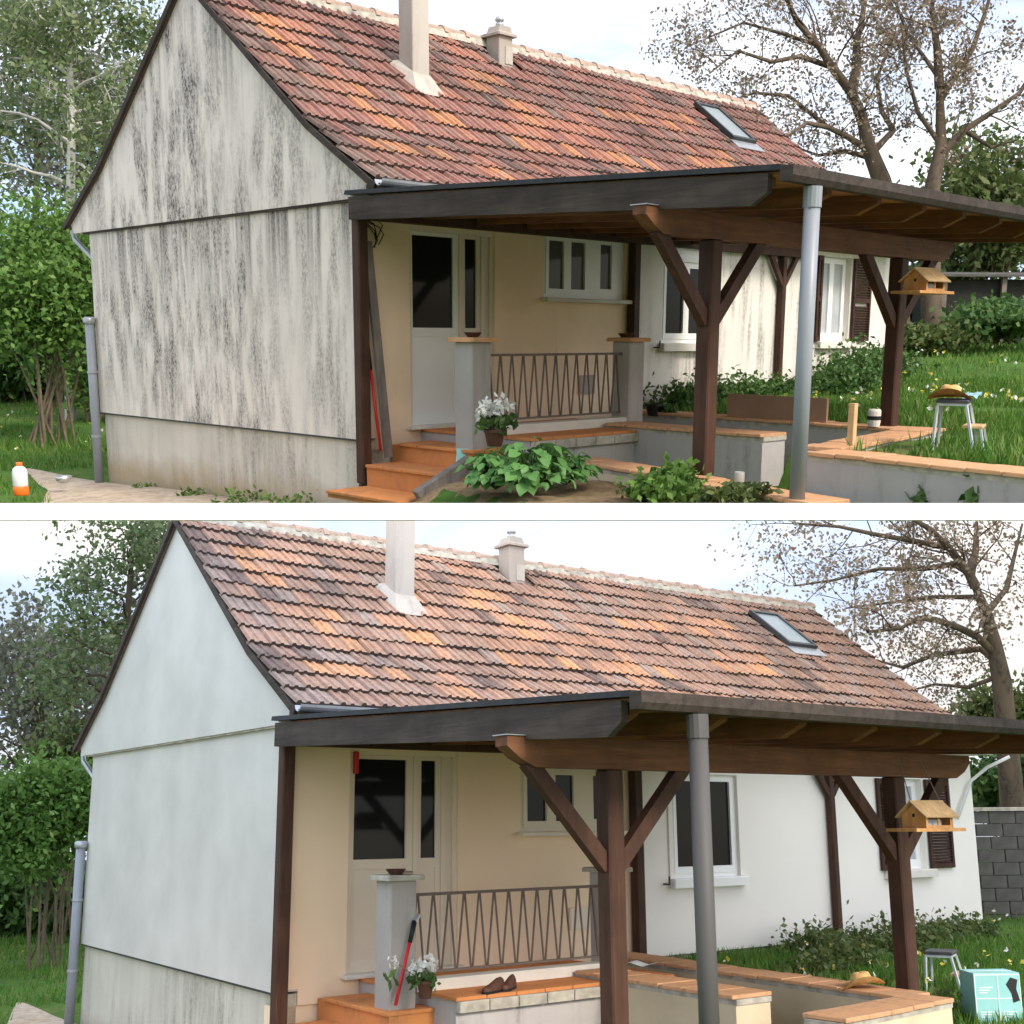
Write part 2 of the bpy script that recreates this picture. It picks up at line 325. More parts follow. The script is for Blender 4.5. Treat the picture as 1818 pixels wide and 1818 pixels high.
MT['hosta_leaf'] = leafmat('broad blue green leaves', [(0, (0.06, 0.16, 0.04)), (0.5, (0.11, 0.26, 0.07)), (0.85, (0.17, 0.33, 0.11)), (1, (0.26, 0.38, 0.17))], 0.25, 0.45)
MT['grass'] = leafmat('grass blades', [(0, (0.055, 0.14, 0.018)), (0.5, (0.10, 0.23, 0.03)), (0.85, (0.16, 0.29, 0.05)), (1, (0.30, 0.29, 0.11))], 0.35)
MT['yellow_flower'] = leafmat('small flowers', [(0, (0.80, 0.62, 0.05)), (0.4, (0.82, 0.70, 0.12)), (0.41, (0.85, 0.85, 0.82)), (1, (0.85, 0.85, 0.82))], 0.2)
def groundmat(name, a, b2, c2, s=0.5):
    m, nt, b = base(name, 0.97, 0.1)
    f = noise(nt, s, 7, 0.6); g = noise(nt, 7.0, 5, 0.65)
    c = rmp(nt, f, [(0.35, a), (0.52, b2), (0.66, c2)]); c = mix(nt, c, tuple(x * 0.55 for x in a), rmp(nt, g, [(0.45, 0.0), (0.7, 0.7)]))
    nt.links.new(c, b.inputs['Base Color']); bump(nt, b, g, 0.7, 0.04); return m
MT['lawn'] = groundmat('lawn', (0.06, 0.125, 0.025), (0.085, 0.16, 0.03), (0.16, 0.17, 0.06))
MT['soil'] = groundmat('soil', (0.20, 0.14, 0.085), (0.28, 0.20, 0.12), (0.17, 0.15, 0.07), 1.5)
MT['path'] = groundmat('sandy concrete', (0.42, 0.33, 0.25), (0.50, 0.41, 0.32), (0.45, 0.35, 0.25), 2.0)
MT['block_wall'] = plain('grey block', (0.11, 0.105, 0.098), 0.95, 0.2, 4, 0.1, 0.5)
MT['shed_dark'] = plain('dark shed', (0.025, 0.024, 0.022), 0.8, 0.3, 4)
MT['divider_white'] = plain('white divider', (0.82, 0.82, 0.81), 0.9, 0.02, 3, 0.1, 0.1)
def glass(name, c=(0.012, 0.013, 0.014)):
    m, nt, b = base(name, 0.05, 0.12); b.inputs['Base Color'].default_value = (*c, 1); return m
MT['glass'] = glass('dark window glass')
MT['glass_grey'] = glass('grey window glass', (0.10, 0.10, 0.10))
MT['net'] = plain('net curtain behind glass', (0.42, 0.44, 0.46), 0.3, 0.12, 3)
MT['skylight_glass'] = glass('skylight glass', (0.26, 0.30, 0.32)); MT['skylight_glass'].node_tree.nodes['Principled BSDF'].inputs['Roughness'].default_value = 0.22
MT['dark_metal'] = plain('dark metal', (0.04, 0.042, 0.045), 0.45, 0.2)
MT['jar'] = glass('glass jar', (0.35, 0.36, 0.33))
def pnoise(nt, scale, detail=4, rough=0.55):                # noise laid over the whole roof, not per tile
    g = N(nt, 'ShaderNodeNewGeometry'); n = N(nt, 'ShaderNodeTexNoise'); n.inputs['Scale'].default_value = scale; n.inputs['Detail'].default_value = detail; n.inputs['Roughness'].default_value = rough
    nt.links.new(g.outputs['Position'], n.inputs['Vector']); return n.outputs['Fac']
def tilemat(name, c, lich=0.25, k=1.0):
    m, nt, b = base(name, 0.88, 0.2); c = tuple(x * k for x in c)
    f = pnoise(nt, 16, 6, 0.7); g = pnoise(nt, 5.5, 5, 0.65); h = pnoise(nt, 1.1, 4); q = pnoise(nt, 45, 2)
    cc = rmp(nt, f, [(0.28, tuple(x * 0.62 for x in c)), (0.72, tuple(min(1, x * 1.32) for x in c))])
    cc = mix(nt, cc, (0.33, 0.27, 0.225), rmp(nt, g, [(0.48, 0.0), (0.70, lich + 0.15)]))
    cc = mix(nt, cc, (0.10, 0.075, 0.062), rmp(nt, h, [(0.48, 0.0), (0.74, 0.6)]))
    cc = mix(nt, cc, (0.50, 0.45, 0.38), rmp(nt, q, [(0.68, 0.0), (0.74, 0.55)]))
    nt.links.new(cc, b.inputs['Base Color']); bump(nt, b, f, 0.4, 0.006); return m
TK = {'U': 0.80, 'B': 0.90}
TILE = {'U': [tilemat('purple red tile', (0.33, 0.16, 0.135), k=TK['U']), tilemat('dull red tile', (0.37, 0.18, 0.148), k=TK['U']), tilemat('dark mossy tile', (0.17, 0.105, 0.095), k=TK['U']), tilemat('orange tile', (0.58, 0.27, 0.14), 0.35, k=TK['U']), tilemat('salmon tile', (0.47, 0.21, 0.145), 0.25, k=TK['U']), tilemat('grey brown tile', (0.28, 0.18, 0.155), k=TK['U'])],
        'B': [tilemat('brown red tile', (0.365, 0.215, 0.158), 0.4, k=TK['B']), tilemat('dusty red tile', (0.42, 0.25, 0.18), 0.4, k=TK['B']), tilemat('dark brown tile', (0.19, 0.125, 0.105), 0.4, k=TK['B']), tilemat('bright orange tile', (0.62, 0.31, 0.16), 0.35, k=TK['B']), tilemat('pale salmon tile', (0.52, 0.28, 0.18), 0.3, k=TK['B']), tilemat('grey dusty tile', (0.36, 0.255, 0.21), 0.4, k=TK['B'])]}
MT['moss_shade'] = plain('row shadow and moss on tile noses', (0.06, 0.046, 0.04), 0.95, 0.4, 20)  # noses painted dark for the shadow line of each row, along with moss
MT['ridge'] = stained('lichen ridge tile', (0.50, 0.36, 0.29), (0.13, 0.12, 0.10), streak=(5, 5, 5), amt=0.8, lo=0.45, hi=0.6, mlo=0.3, mhi=0.5)
def sky_sheet_mat():
    m = bpy.data.materials.new('overcast sky'); m.use_nodes = True; nt = m.node_tree; nt.nodes.clear()  # emission of the sky sheet added over the lower plot
    o = N(nt, 'ShaderNodeOutputMaterial'); e = N(nt, 'ShaderNodeEmission')
    f = noise(nt, 0.045, 7, 0.55, (1, 1, 2.2), dist=0.4)
    c = rmp(nt, f, [(0.40, (0.62, 0.76, 1.0)), (0.62, (1.0, 0.96, 0.905))])
    t = N(nt, 'ShaderNodeTexCoord'); vm = N(nt, 'ShaderNodeVectorMath', operation='SUBTRACT'); vm.inputs[1].default_value = (0, 14, -4.0); vn = N(nt, 'ShaderNodeVectorMath', operation='NORMALIZE'); sx = N(nt, 'ShaderNodeSeparateXYZ'); mr = N(nt, 'ShaderNodeMapRange')
    nt.links.new(t.outputs['Object'], vm.inputs[0]); nt.links.new(vm.outputs[0], vn.inputs[0]); nt.links.new(vn.outputs[0], sx.inputs[0]); nt.links.new(sx.outputs['Z'], mr.inputs[0])
    mr.inputs[1].default_value = 0.0; mr.inputs[2].default_value = 1.0; mr.inputs[3].default_value = 0.54 * SKY_SHEET_B; mr.inputs[4].default_value = 1.62 * SKY_SHEET_B     # overcast gradient, brighter overhead to light the lower plot
    nt.links.new(c, e.inputs[0]); nt.links.new(mr.outputs[0], e.inputs[1]); nt.links.new(e.outputs[0], o.inputs[0]); return m
SKY_SHEET_B = 1.0
MT['sky'] = sky_sheet_mat()

# ------------------------------------------------------------------ ground, divider strip, added sky of the lower plot
RAY = lambda py: (CY - py) / F
def sm(a, b, t): t = min(1, max(0, (t - a) / (b - a))); return t * t * (3 - 2 * t)
def zU(x, y):
    zl = -0.02 - 0.04 * max(-1, min(7, y)) - 0.02 * max(0, -x)
    if y > 7: zl = -0.30 + 0.018 * min(y - 7, 18)
    zg = 0.86 + 0.03 * max(0, x - 3.5) + 0.10 * max(0, x - 8.5) * (x < 12) + 0.35 * (x >= 12)
    zg = min(zg, 1.75)
    wgt = (sm(3.9, 4.3, x) if y > -4.5 else sm(0.9, 1.3, x)) * sm(-2, 2, x - y)
    z = zl * (1 - wgt) + zg * wgt
    if 0.7 < x < 3.9 and -4.5 < y < 0: z = 0.30
    if x < 1.3 and -5.7 < y < -1.4:                          # raised flower bed before the landing
        wb = sm(-0.95, -0.45, x) * sm(1.45, 1.75, -y); z = z * (1 - wb) + (0.43 + 0.03 * math.sin(4 * x + 3 * y)) * wb
    return z
def zB(x, y):
    zl = -0.02 - 0.04 * max(-1, min(7, y)) - 0.02 * max(0, -x)
    if y > 7: zl = -0.30 + 0.01 * (y - 7)
    zg = 0.58 + 0.10 * sm(-3, -1, y) * (x < 7) + 0.012 * max(0, x - 5)
    wgt = (sm(3.9, 4.3, x) if y > -4.5 else sm(0.9, 1.3, x)) * sm(-2, 2, x - y)
    z = zl * (1 - wgt) + zg * wgt
    if 0.7 < x < 3.9 and -4.5 < y < 0: z = -0.25
    return z
def sheet(P, name, zf, ds, na, hw, mat, rayrow=None, lift=0.0):
    # ground sheet laid out in strips of distance from the viewer, heights from the plot's terrain
    V = []; h = np.array([P.fw[0], P.fw[1]]); h /= np.linalg.norm(h); r = np.array([P.rt[0], P.rt[1]]); r /= np.linalg.norm(r)
    for d in ds:
        for i in range(na + 1):
            a = -hw(d) + 2 * hw(d) * i / na
            x, y = P.o[0] + h[0] * d + r[0] * a, P.o[1] + h[1] * d + r[1] * a
            z = zf(x, y) + lift + 0.02 * math.sin(x * 1.7 + y * 0.6) * math.cos(y * 1.3)
            if rayrow and d < 15.5: z = max(z, P.ztop(x, y, rayrow))
            V.append((x, y, z))
    n = na + 1
    f = [(k * n + i, k * n + i + 1, (k + 1) * n + i + 1, (k + 1) * n + i) for k in range(len(ds) - 1) for i in range(na)]
    mb = MB().add(V, f); me = mb.mesh(name, True); recalc(me)
    o = mkobj(name, me, mat); o.matrix_world = P.M; o['kind'] = 'structure'; return o
dsU = list(np.arange(7.5, 22, 0.25)) + list(np.arange(22, 60, 2)) + [70, 90, 120, 160]
sheet(U, 'ground', zU, dsU, 110, lambda d: 0.62 * d + 2, MT['lawn'], rayrow=899)
dsB = [-25, -10, -4, 0, 3, 5] + list(np.arange(6, 24, 0.25)) + list(np.arange(24, 80, 3))
sheet(B, 'ground', zB, dsB, 110, lambda d: 0.62 * abs(d) + 14, MT['lawn'])
# white divider strip added between the two plots
D0 = 7.5
mb = MB()
for k in range(24):
    a0, a1 = -6.5 + 13 * k / 24, -6.5 + 13 * (k + 1) / 24
    mb.box(a0, a1, D0 - 0.13, D0, RAY(923) * (D0 - 0.13), RAY(893) * (D0 - 0.13) - 0.0005)
me = mb.mesh('divider_strip'); eo = mkobj('divider_strip', me, MT['divider_white']); eo.location = (0, 0, ZC)
tagit(eo, 'long thin white divider strip added between the upper garden and the lower roof', 'wall')
# emissive sheet added to light the lower plot and show as its sky
prof = [(D0, 0.0445 * D0), (10, 0.445), (14, 0.623)] + [(16, 0.84), (20, 1.32)] + [(20 + t, 1.32 + 0.185 * t) for t in (5, 12, 22, 30)] + [(55, 7.3), (60, 6.0), (64, 3.5), (67, -1.0), (69, -8.0), (70, -19.0)]
V = []; na = 40
for d, h in prof:
    hw = 0.7 * d + 9
    for i in range(na + 1): V.append((-hw + 2 * hw * i / na, d, h))
n = na + 1
mb = MB().add(V, [(k * n + i, k * n + i + 1, (k + 1) * n + i + 1, (k + 1) * n + i) for k in range(len(prof) - 1) for i in range(na)])
sk = mkobj('sky', mb.mesh('sky', True), MT['sky']); sk.location = (0, 0, ZC); sk['kind'] = 'structure'

# path beside each gable
def patch(P, name, pts, zf, mat, lift=0.012, n=26, rayrow=None):
    # polygon patch filled as a triangle fan of fine strips between two edge polylines
    a, b = pts; V = []
    def lerp(poly, t):
        k = t * (len(poly) - 1); i = min(int(k), len(poly) - 2); u = k - i
        return [poly[i][j] * (1 - u) + poly[i + 1][j] * u for j in (0, 1)]
    for i in range(n + 1):
        p, q = lerp(a, i / n), lerp(b, i / n)
        for j in range(9):
            x = p[0] + (q[0] - p[0]) * j / 8; y = p[1] + (q[1] - p[1]) * j / 8
            z = zf(x, y) + lift + 0.02 * math.sin(x * 1.7 + y * 0.6) * math.cos(y * 1.3)
            if rayrow: z = max(z, P.ztop(x, y, rayrow))
            V.append((x, y, z))
    f = [(i * 9 + j, i * 9 + j + 1, (i + 1) * 9 + j + 1, (i + 1) * 9 + j) for i in range(n) for j in range(8)]
    me = MB().add(V, f).mesh(name, True); recalc(me)
    o = mkobj(name, me, mat); o.matrix_world = P.M; o['kind'] = 'structure'; return o
patch(U, 'path', ([(-0.02, 8.5), (-0.02, 6), (-0.02, 3), (-0.02, 0.2)], [(-0.1, 8.6), (-1.0, 5.6), (-2.3, 3.0), (-3.0, 0.2)]), zU, MT['path'], rayrow=897)
patch(B, 'path', ([(-0.02, 8.5), (-0.02, 6), (-0.02, 3), (-0.02, -0.5)], [(-0.1, 8.6), (-0.9, 6.0), (-1.6, 3.0), (-2.0, -0.5)]), zB, MT['path'])

patch(U, 'flower_bed', ([(-0.85, -1.5), (-0.95, -3.5), (-1.0, -5.3)], [(1.25, -1.80), (0.85, -3.5), (0.4, -5.3)]), zU, MT['soil'], lift=0.012, rayrow=898)
# ------------------------------------------------------------------ houses
W, L, ZL, ZB, ZR = 5.99, 11.37, 0.75, 3.23, 5.95
def roofz(y):
    t = abs(y - W / 2)
    return ZR - 0.80 * t if t < 2.4 else ZR - 1.92 - 0.62 * (t - 2.4)
SLOPE = [(W / 2 - 3.5, roofz(W / 2 - 3.5)), (W / 2 - 2.4, roofz(W / 2 - 2.4)), (W / 2, ZR)]
def on_slope(s):                                             # arc length up the front slope -> y, z, angle
    for (y0, z0), (y1, z1) in zip(SLOPE, SLOPE[1:]):
        l = math.hypot(y1 - y0, z1 - z0)
        if s <= l + 1e-6 or (y1, z1) == SLOPE[-1]: return y0 + (y1 - y0) * s / l, z0 + (z1 - z0) * s / l, math.atan2(z1 - z0, y1 - y0)
        s -= l
SLEN = sum(math.hypot(b[0] - a[0], b[1] - a[1]) for a, b in zip(SLOPE, SLOPE[1:]))
def wall_open(mb, x0, x1, z0, z1, ops, y0, y1):              # wall slab along X with rectangular openings
    xs = sorted({x0, x1} | {v for o in ops for v in o[:2] if x0 < v < x1})
    for a, b in zip(xs, xs[1:]):
        zz = [z0]
        for o in sorted(ops, key=lambda o: o[2]):
            if o[0] <= a + 1e-6 and o[1] >= b - 1e-6: zz += [o[2], o[3]]
        zz.append(z1)
        for k in range(0, len(zz), 2):
            if zz[k + 1] - zz[k] > 1e-4: mb.box(a, b, y0, y1, zz[k], zz[k + 1])
    return mb
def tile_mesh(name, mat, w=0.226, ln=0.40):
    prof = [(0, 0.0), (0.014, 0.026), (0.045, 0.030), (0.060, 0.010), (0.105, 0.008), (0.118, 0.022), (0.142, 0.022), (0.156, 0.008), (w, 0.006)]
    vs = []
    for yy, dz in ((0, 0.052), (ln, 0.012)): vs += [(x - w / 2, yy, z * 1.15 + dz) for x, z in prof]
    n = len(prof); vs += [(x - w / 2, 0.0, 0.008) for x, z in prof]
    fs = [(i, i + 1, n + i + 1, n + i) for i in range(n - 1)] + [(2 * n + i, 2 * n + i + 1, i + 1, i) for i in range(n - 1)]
    mb = MB().add(vs, fs); mb.m = [0] * (n - 1) + [1] * (n - 1); me = mb.mesh(name); me.materials.append(mat); me.materials.append(MT['moss_shade']); return me, vs, fs
def window(T, par_name, x0, x1, z0, z1, panes, fm, gm, y=0.07, fr=0.05, sill=None, sillm=None, extra=None):
    f = MB(); f.box(x0, x1, y, y + 0.07, z0, z0 + fr); f.box(x0, x1, y, y + 0.07, z1 - fr, z1)
    f.box(x0, x0 + fr, y, y + 0.07, z0 + fr, z1 - fr); f.box(x1 - fr, x1, y, y + 0.07, z0 + fr, z1 - fr)
    o = T.part(par_name, f, fm)
    s = MB(); ed = sorted(panes); prev = x0 + fr
    for (a, b, c, d) in ed:                                  # casements: a proud frame around each pane
        s.box(prev, a, y - 0.012, y + 0.05, z0 + fr, z1 - fr)
        s.box(a, b, y - 0.012, y + 0.05, z0 + fr, c); s.box(a, b, y - 0.012, y + 0.05, d, z1 - fr); prev = b
    s.box(prev, x1 - fr, y - 0.012, y + 0.05, z0 + fr, z1 - fr)
    T.part('casement', s, fm, o)
    for (a, b, c, d) in ed: T.part('pane', MB().box(a - 0.005, b + 0.005, y + 0.02, y + 0.03, c - 0.005, d + 0.005), gm, o)
    if sill:
        T.part('sill', MB().bbox(sill[0], sill[1], -0.11, y, sill[2], sill[3], 0.012), sillm or MT['sill'], o)
    return o

def house(P):
    u = P.key == 'U'
    T = Thing(P, 'house', ('rundown single storey house with black streaked walls and purple red tiled roof' if u else
              'freshly painted single storey house with clean white gable and brown orange tiled roof'), 'house', (0, 0, 0))
    gm = MT['gable_before' if u else 'gable_after']
    # gable
    T.part('gable_wall', MB().box(0, 0.25, 0.0, W, ZL, ZB), gm)
    pl = MB().prism([(0.03, -0.06), (W - 0.03, -0.55), (W - 0.03, ZL - 0.024), (0.03, ZL - 0.024)], 0, 0.05, 0.25)
    T.part('front_plinth', MB().box(0.03, 4.5, 0.03, 0.249, -0.06, 0.618), MT['plinth_before' if u else 'tan_after'])
    T.part('plinth', pl, MT['plinth_before' if u else 'plinth_after'])
    T.part('shade_strip', MB().box(0.004, 0.05, 0.0, W, ZL - 0.022, ZL - 0.001), MT['dark_metal'])  # shade under the wall edge, put in as a dark strip
    tri = [(-0.36, ZB), (W + 0.36, ZB), (W + 0.44, roofz(W + 0.44) - 0.03)] + [(yy, roofz(yy) - 0.03) for yy in (W / 2 + 2.4, W / 2, W / 2 - 2.4)] + [(-0.44, roofz(-0.44) - 0.03)]
    T.part('gable_triangle', MB().prism(tri, 0, -0.055, 0.2), gm)
    T.part('band', MB().box(-0.04, 0.05, -0.02, W + 0.12, ZB - (0.026 if u else 0.02), ZB - 0.001), MT['fascia'] if u else MT['mortar'])  # strip coloured as the shadow line below the overhanging gable triangle
    T.part('rear_wall', MB().box(0.25, L, W - 0.25, W, -0.1, ZB + 0.1), gm)
    T.part('end_wall', MB().box(L - 0.25, L, 0.25, W - 0.25, 0.3, ZB + 0.1), gm)
    tg = MB().prism([(0.25, ZB + 0.1), (W - 0.25, ZB + 0.1), (W / 2, ZR - 0.15)], 0, L - 0.25, L - 0.01); T.part('end_gable', tg, gm)
    # front wall: ochre beside the terrace, white beyond
    kz = (2.31, 3.08) if u else (2.19, 2.90)
    wz = (1.76, 2.85) if u else (1.62, 2.85)
    w2 = (1.78, 3.10) if u else (1.60, 2.86)
    wx = (5.20, 6.30) if u else (5.13, 6.26)
    door = (0.754, 2.05, 0.82, 3.02)
    ops = [door, (2.87, 4.38, *kz)]
    T.part('front_wall', wall_open(MB(), 0.25, 4.56, 0.62, ZB + 0.12, ops, 0.0, 0.25), MT['tan_before' if u else 'tan_after'], label='ochre plastered front wall beside the terrace')
    T.part('corner_return', MB().box(0.002, 0.249, -0.012, 0.0, ZL + 0.02, ZB), MT['tan_before' if u else 'tan_after'])
    ops2 = [(*wx, *((wz[0], 3.19) if u else wz)), (9.21, 10.12, *w2)]
    T.part('front_wall', wall_open(MB(), 4.56, L, 0.60 if u else ZL, ZB + 0.12, ops2, 0.0, 0.25), MT['white_before' if u else 'white_after'], label='white plastered front wall')
    if not u:
        fd = MB(); rr = random.Random(5)
        for k in range(26):
            x = 4.7 + k * 0.26; fd.bbox(x, x + 0.24, 0.03 + rr.uniform(0, 0.02), 0.2, 0.35 + rr.uniform(0, .05), ZL - 0.01, 0.03)
        T.part('foundation', fd, MT['mortar'])
    T.part('eave_soffit', MB().box(0.2, L, -0.40, 0.0, ZB + 0.0, ZB + 0.03), MT['beige_frame'])
    # interior darkness: floor slab and a back partition so that windows show rooms, not sky
    T.part('room_partition', MB().box(0.3, L - 0.3, 1.6, 1.65, 0.7, ZB + 0.1), MT['old_wood'])
    # door
    fm = MT['beige_frame'] if u else MT['cream_frame']
    d = MB(); x0, x1, z0, z1 = door
    d.box(x0, x0 + 0.05, 0.03, 0.12, z0, z1); d.box(x1 - 0.05, x1, 0.03, 0.12, z0, z1); d.box(x0 + 0.05, x1 - 0.05, 0.03, 0.12, z1 - 0.05, z1)
    d.box(1.52, 1.57, 0.03, 0.12, z0, z1 - 0.05); d.box(1.86, 1.90, 0.03, 0.12, z0, z1 - 0.05); d.box(1.90, x1 - 0.05, 0.06, 0.12, z0, z1 - 0.05)
    do = T.part('door', d, fm)
    leaf = MB(); leaf.box(x0 + 0.052, 0.835, 0.05, 0.10, z0 + 0.03, z1 - 0.052); leaf.box(1.44, 1.518, 0.05, 0.10, z0 + 0.03, z1 - 0.052)
    leaf.box(0.835, 1.44, 0.05, 0.10, 2.93, z1 - 0.052); leaf.box(0.835, 1.44, 0.05, 0.10, 1.84, 1.935); leaf.box(0.835, 1.44, 0.065, 0.10, z0 + 0.15, 1.84); leaf.box(0.835, 1.44, 0.05, 0.10, z0 + 0.03, z0 + 0.15)
    T.part('door_leaf', leaf, MT['white_pvc'] if u else fm, do)
    T.part('pane', MB().box(0.83, 1.445, 0.075, 0.085, 1.93, 2.935), MT['glass'], do)
    sd = MB(); sd.box(1.572, 1.62, 0.05, 0.10, z0, z1 - 0.052); sd.box(1.80, 1.858, 0.05, 0.10, z0, z1 - 0.052); sd.box(1.62, 1.80, 0.05, 0.10, 2.93, z1 - 0.052); sd.box(1.62, 1.80, 0.05, 0.10, 1.84, 1.935); sd.box(1.62, 1.80, 0.065, 0.10, z0, 1.84)
    T.part('side_light', sd, fm, do)
    T.part('pane', MB().box(1.615, 1.805, 0.075, 0.085, 1.93, 2.935), MT['glass'], do)
    T.part('handle', MB().tube([(1.48, 0.04, 1.80), (1.48, -0.02, 1.80), (1.37, -0.02, 1.80)], 0.012, 6), MT['steel'], do)
    T.part('threshold', MB().bbox(0.70, 2.08, -0.10, 0.12, 0.822, 0.86, 0.01), MT['sill'], do)
    if not u: T.part('bell_box', MB().bbox(0.80, 0.845, -0.02, 0.05, 2.78, 3.0, 0.006), MT['red_metal'], do)
    # kitchen window with three lights
    a, b = kz
    window(T, 'window', 2.87, 4.38, a, b, [(2.97, 3.24, a + 0.11, b - 0.09), (3.37, 3.63, a + 0.11, b - 0.09), (3.92, 4.14, a + 0.13, b - 0.09)], MT['white_pvc'] if u else MT['cream_frame'], MT['glass_grey'] if u else MT['glass'], y=0.02, fr=0.045,
           sill=(2.82, 4.45, a - 0.05, a - 0.002), sillm=MT['sill'] if u else MT['cream_frame'])
    # tall white window
    a, b = wz; m = (wx[0] + wx[1]) / 2
    o = window(T, 'window', wx[0], wx[1], a, b, [(wx[0] + 0.10, m - 0.06, a + 0.13, b - 0.08), (m + 0.06, wx[1] - 0.10, a + 0.13, b - 0.08)], MT['white_pvc'], MT['glass'], y=0.03, fr=0.05,
           sill=(wx[0] - 0.08, wx[1] + 0.08, a - 0.11, a - 0.002), sillm=MT['white_pvc'] if not u else MT['sill'])
    if u:
        rs = MB(); rs.box(wx[0] - 0.02, wx[1] + 0.02, 0.0, 0.06, b + 0.002, 3.188)
        for k in range(4): rs.box(wx[0] + 0.03, wx[1] - 0.03, -0.012, 0.0, b + 0.03 + k * 0.08, b + 0.10 + k * 0.08)
        T.part('roller_box', rs, MT['white_pvc'], o)
    else:
        tr = MB(); tr.box(wx[0] - 0.07, wx[1] + 0.07, -0.022, -0.002, b, b + 0.09); tr.box(wx[0] - 0.07, wx[0], -0.022, -0.002, a, b); tr.box(wx[1], wx[1] + 0.07, -0.022, -0.002, a, b)
        T.part('surround', tr, MT['white_after'], o)
    for hx in (wx[0] - 0.16,):
        T.part('shutter_catch', MB().tube([(hx, 0, a - 0.06), (hx, -0.10, a - 0.06), (hx, -0.10, a + 0.03)], 0.012, 6), MT['dark_metal'], o)
    # far window with brown louvred shutters folded back on the wall
    a, b = w2
    o = window(T, 'window', 9.21, 10.12, a, b, [(9.33, 9.60, a + 0.13, b - 0.10), (9.73, 10.00, a + 0.13, b - 0.10)], MT['white_pvc'], MT['net'], y=0.10, fr=0.06, sill=(9.12, 10.22, a - 0.11, a - 0.002))
    for (sx0, sx1) in ((9.04, 9.18), (10.16, 10.72)):
        s = MB(); s.box(sx0, sx0 + 0.05, -0.055, -0.015, a, b); s.box(sx1 - 0.05, sx1, -0.055, -0.015, a, b)
        for zz in (a, (a + b) / 2 - 0.04, b - 0.07): s.box(sx0 + 0.05, sx1 - 0.05, -0.055, -0.015, zz, zz + 0.07)
        so_ = T.part('shutter', s, MT['shutter'], o)
    for (sx0, sx1) in ((9.04, 9.18), (10.16, 10.72)):
        s = MB(); zz = a + 0.075
        while zz < b - 0.09:
            if not (a + b) / 2 - 0.09 < zz < (a + b) / 2 + 0.03: s.bar((sx0 + 0.05, -0.035, zz + 0.015), (sx1 - 0.05, -0.035, zz + 0.015), 0.042, 0.010, side=(0, 1, 0.75))
            zz += 0.042
        T.part('slats', s, MT['shutter'], o, kind='stuff')
    # wall vent and meter box by the terrace
    T.part('wall_vent', MB().bbox(3.52, 3.82, -0.03, 0.0, 1.12, 1.36, 0.01), MT['stack'] if u else MT['cream_frame'])
    # rainwater pipe on the far corner of the gable
    ln = MB().tube([(-0.09, W - 0.02, -0.45), (-0.09, W - 0.02, 2.02)], 0.062, 12); po = T.part('rainwater_pipe', ln, MT['pvc_grey'], smooth=True)
    T.part('pipe_collar', MB().lathe((-0.09, W - 0.02, 1.98), [(0.066, 0), (0.085, 0.02), (0.085, 0.08), (0.06, 0.10)], 14), MT['zinc'], po, smooth=True)
    for zz in (0.4, 1.3): T.part('pipe_clip', MB().lathe((-0.09, W - 0.02, zz), [(0.063, 0), (0.072, 0.0), (0.072, 0.03), (0.063, 0.03)], 14), MT['zinc'], po)
    T.part('gutter_outlet', MB().tube([(0.02, W + 0.55, 3.28), (0.02, W + 0.50, 3.16), (0.10, W + 0.20, 2.92), (0.14, W + 0.07, 2.8), (0.14, W + 0.07, 2.1)], 0.036, 10), MT['zinc'], smooth=True)
    # roof
    rm = MB()
    for sgn in (1, -1):
        ys = [(W / 2 - sgn * 3.5), (W / 2 - sgn * 2.4), W / 2]
        for y0, y1 in zip(ys, ys[1:]):
            poly = [(y0, roofz(y0) - 0.05), (y1, roofz(y1) - 0.05), (y1, roofz(y1)), (y0, roofz(y0))]
            rm.prism(poly if sgn > 0 else poly[::-1], 0, -0.10, L + 0.13)
    RO = T.part('roof', rm, TILE[P.key][2])
    vb = MB()
    for sgn in (1, -1):
        ys = [(W / 2 - sgn * 3.52), (W / 2 - sgn * 2.4), W / 2]
        for y0, y1 in zip(ys, ys[1:]): vb.bar((-0.115, y0, roofz(y0) - 0.025), (-0.115, y1, roofz(y1) - 0.025), 0.04, 0.065, side=(1, 0, 0))
    T.part('verge', vb, MT['fascia'], RO)
    rows, gauge = 13, SLEN / 13.0
    wt = 0.232; ncol = int((L + 0.27) / wt)
    var = [tile_mesh('tile_%d' % k, m) for k, m in enumerate(TILE[P.key])]
    rng = random.Random(40); ocl = [(rng.uniform(0, 36), rng.uniform(0, 12) * rng.uniform(.7, 1), rng.uniform(.45, .75), rng.uniform(0.9, 2.3)) for _ in range(38)]
    placed = []
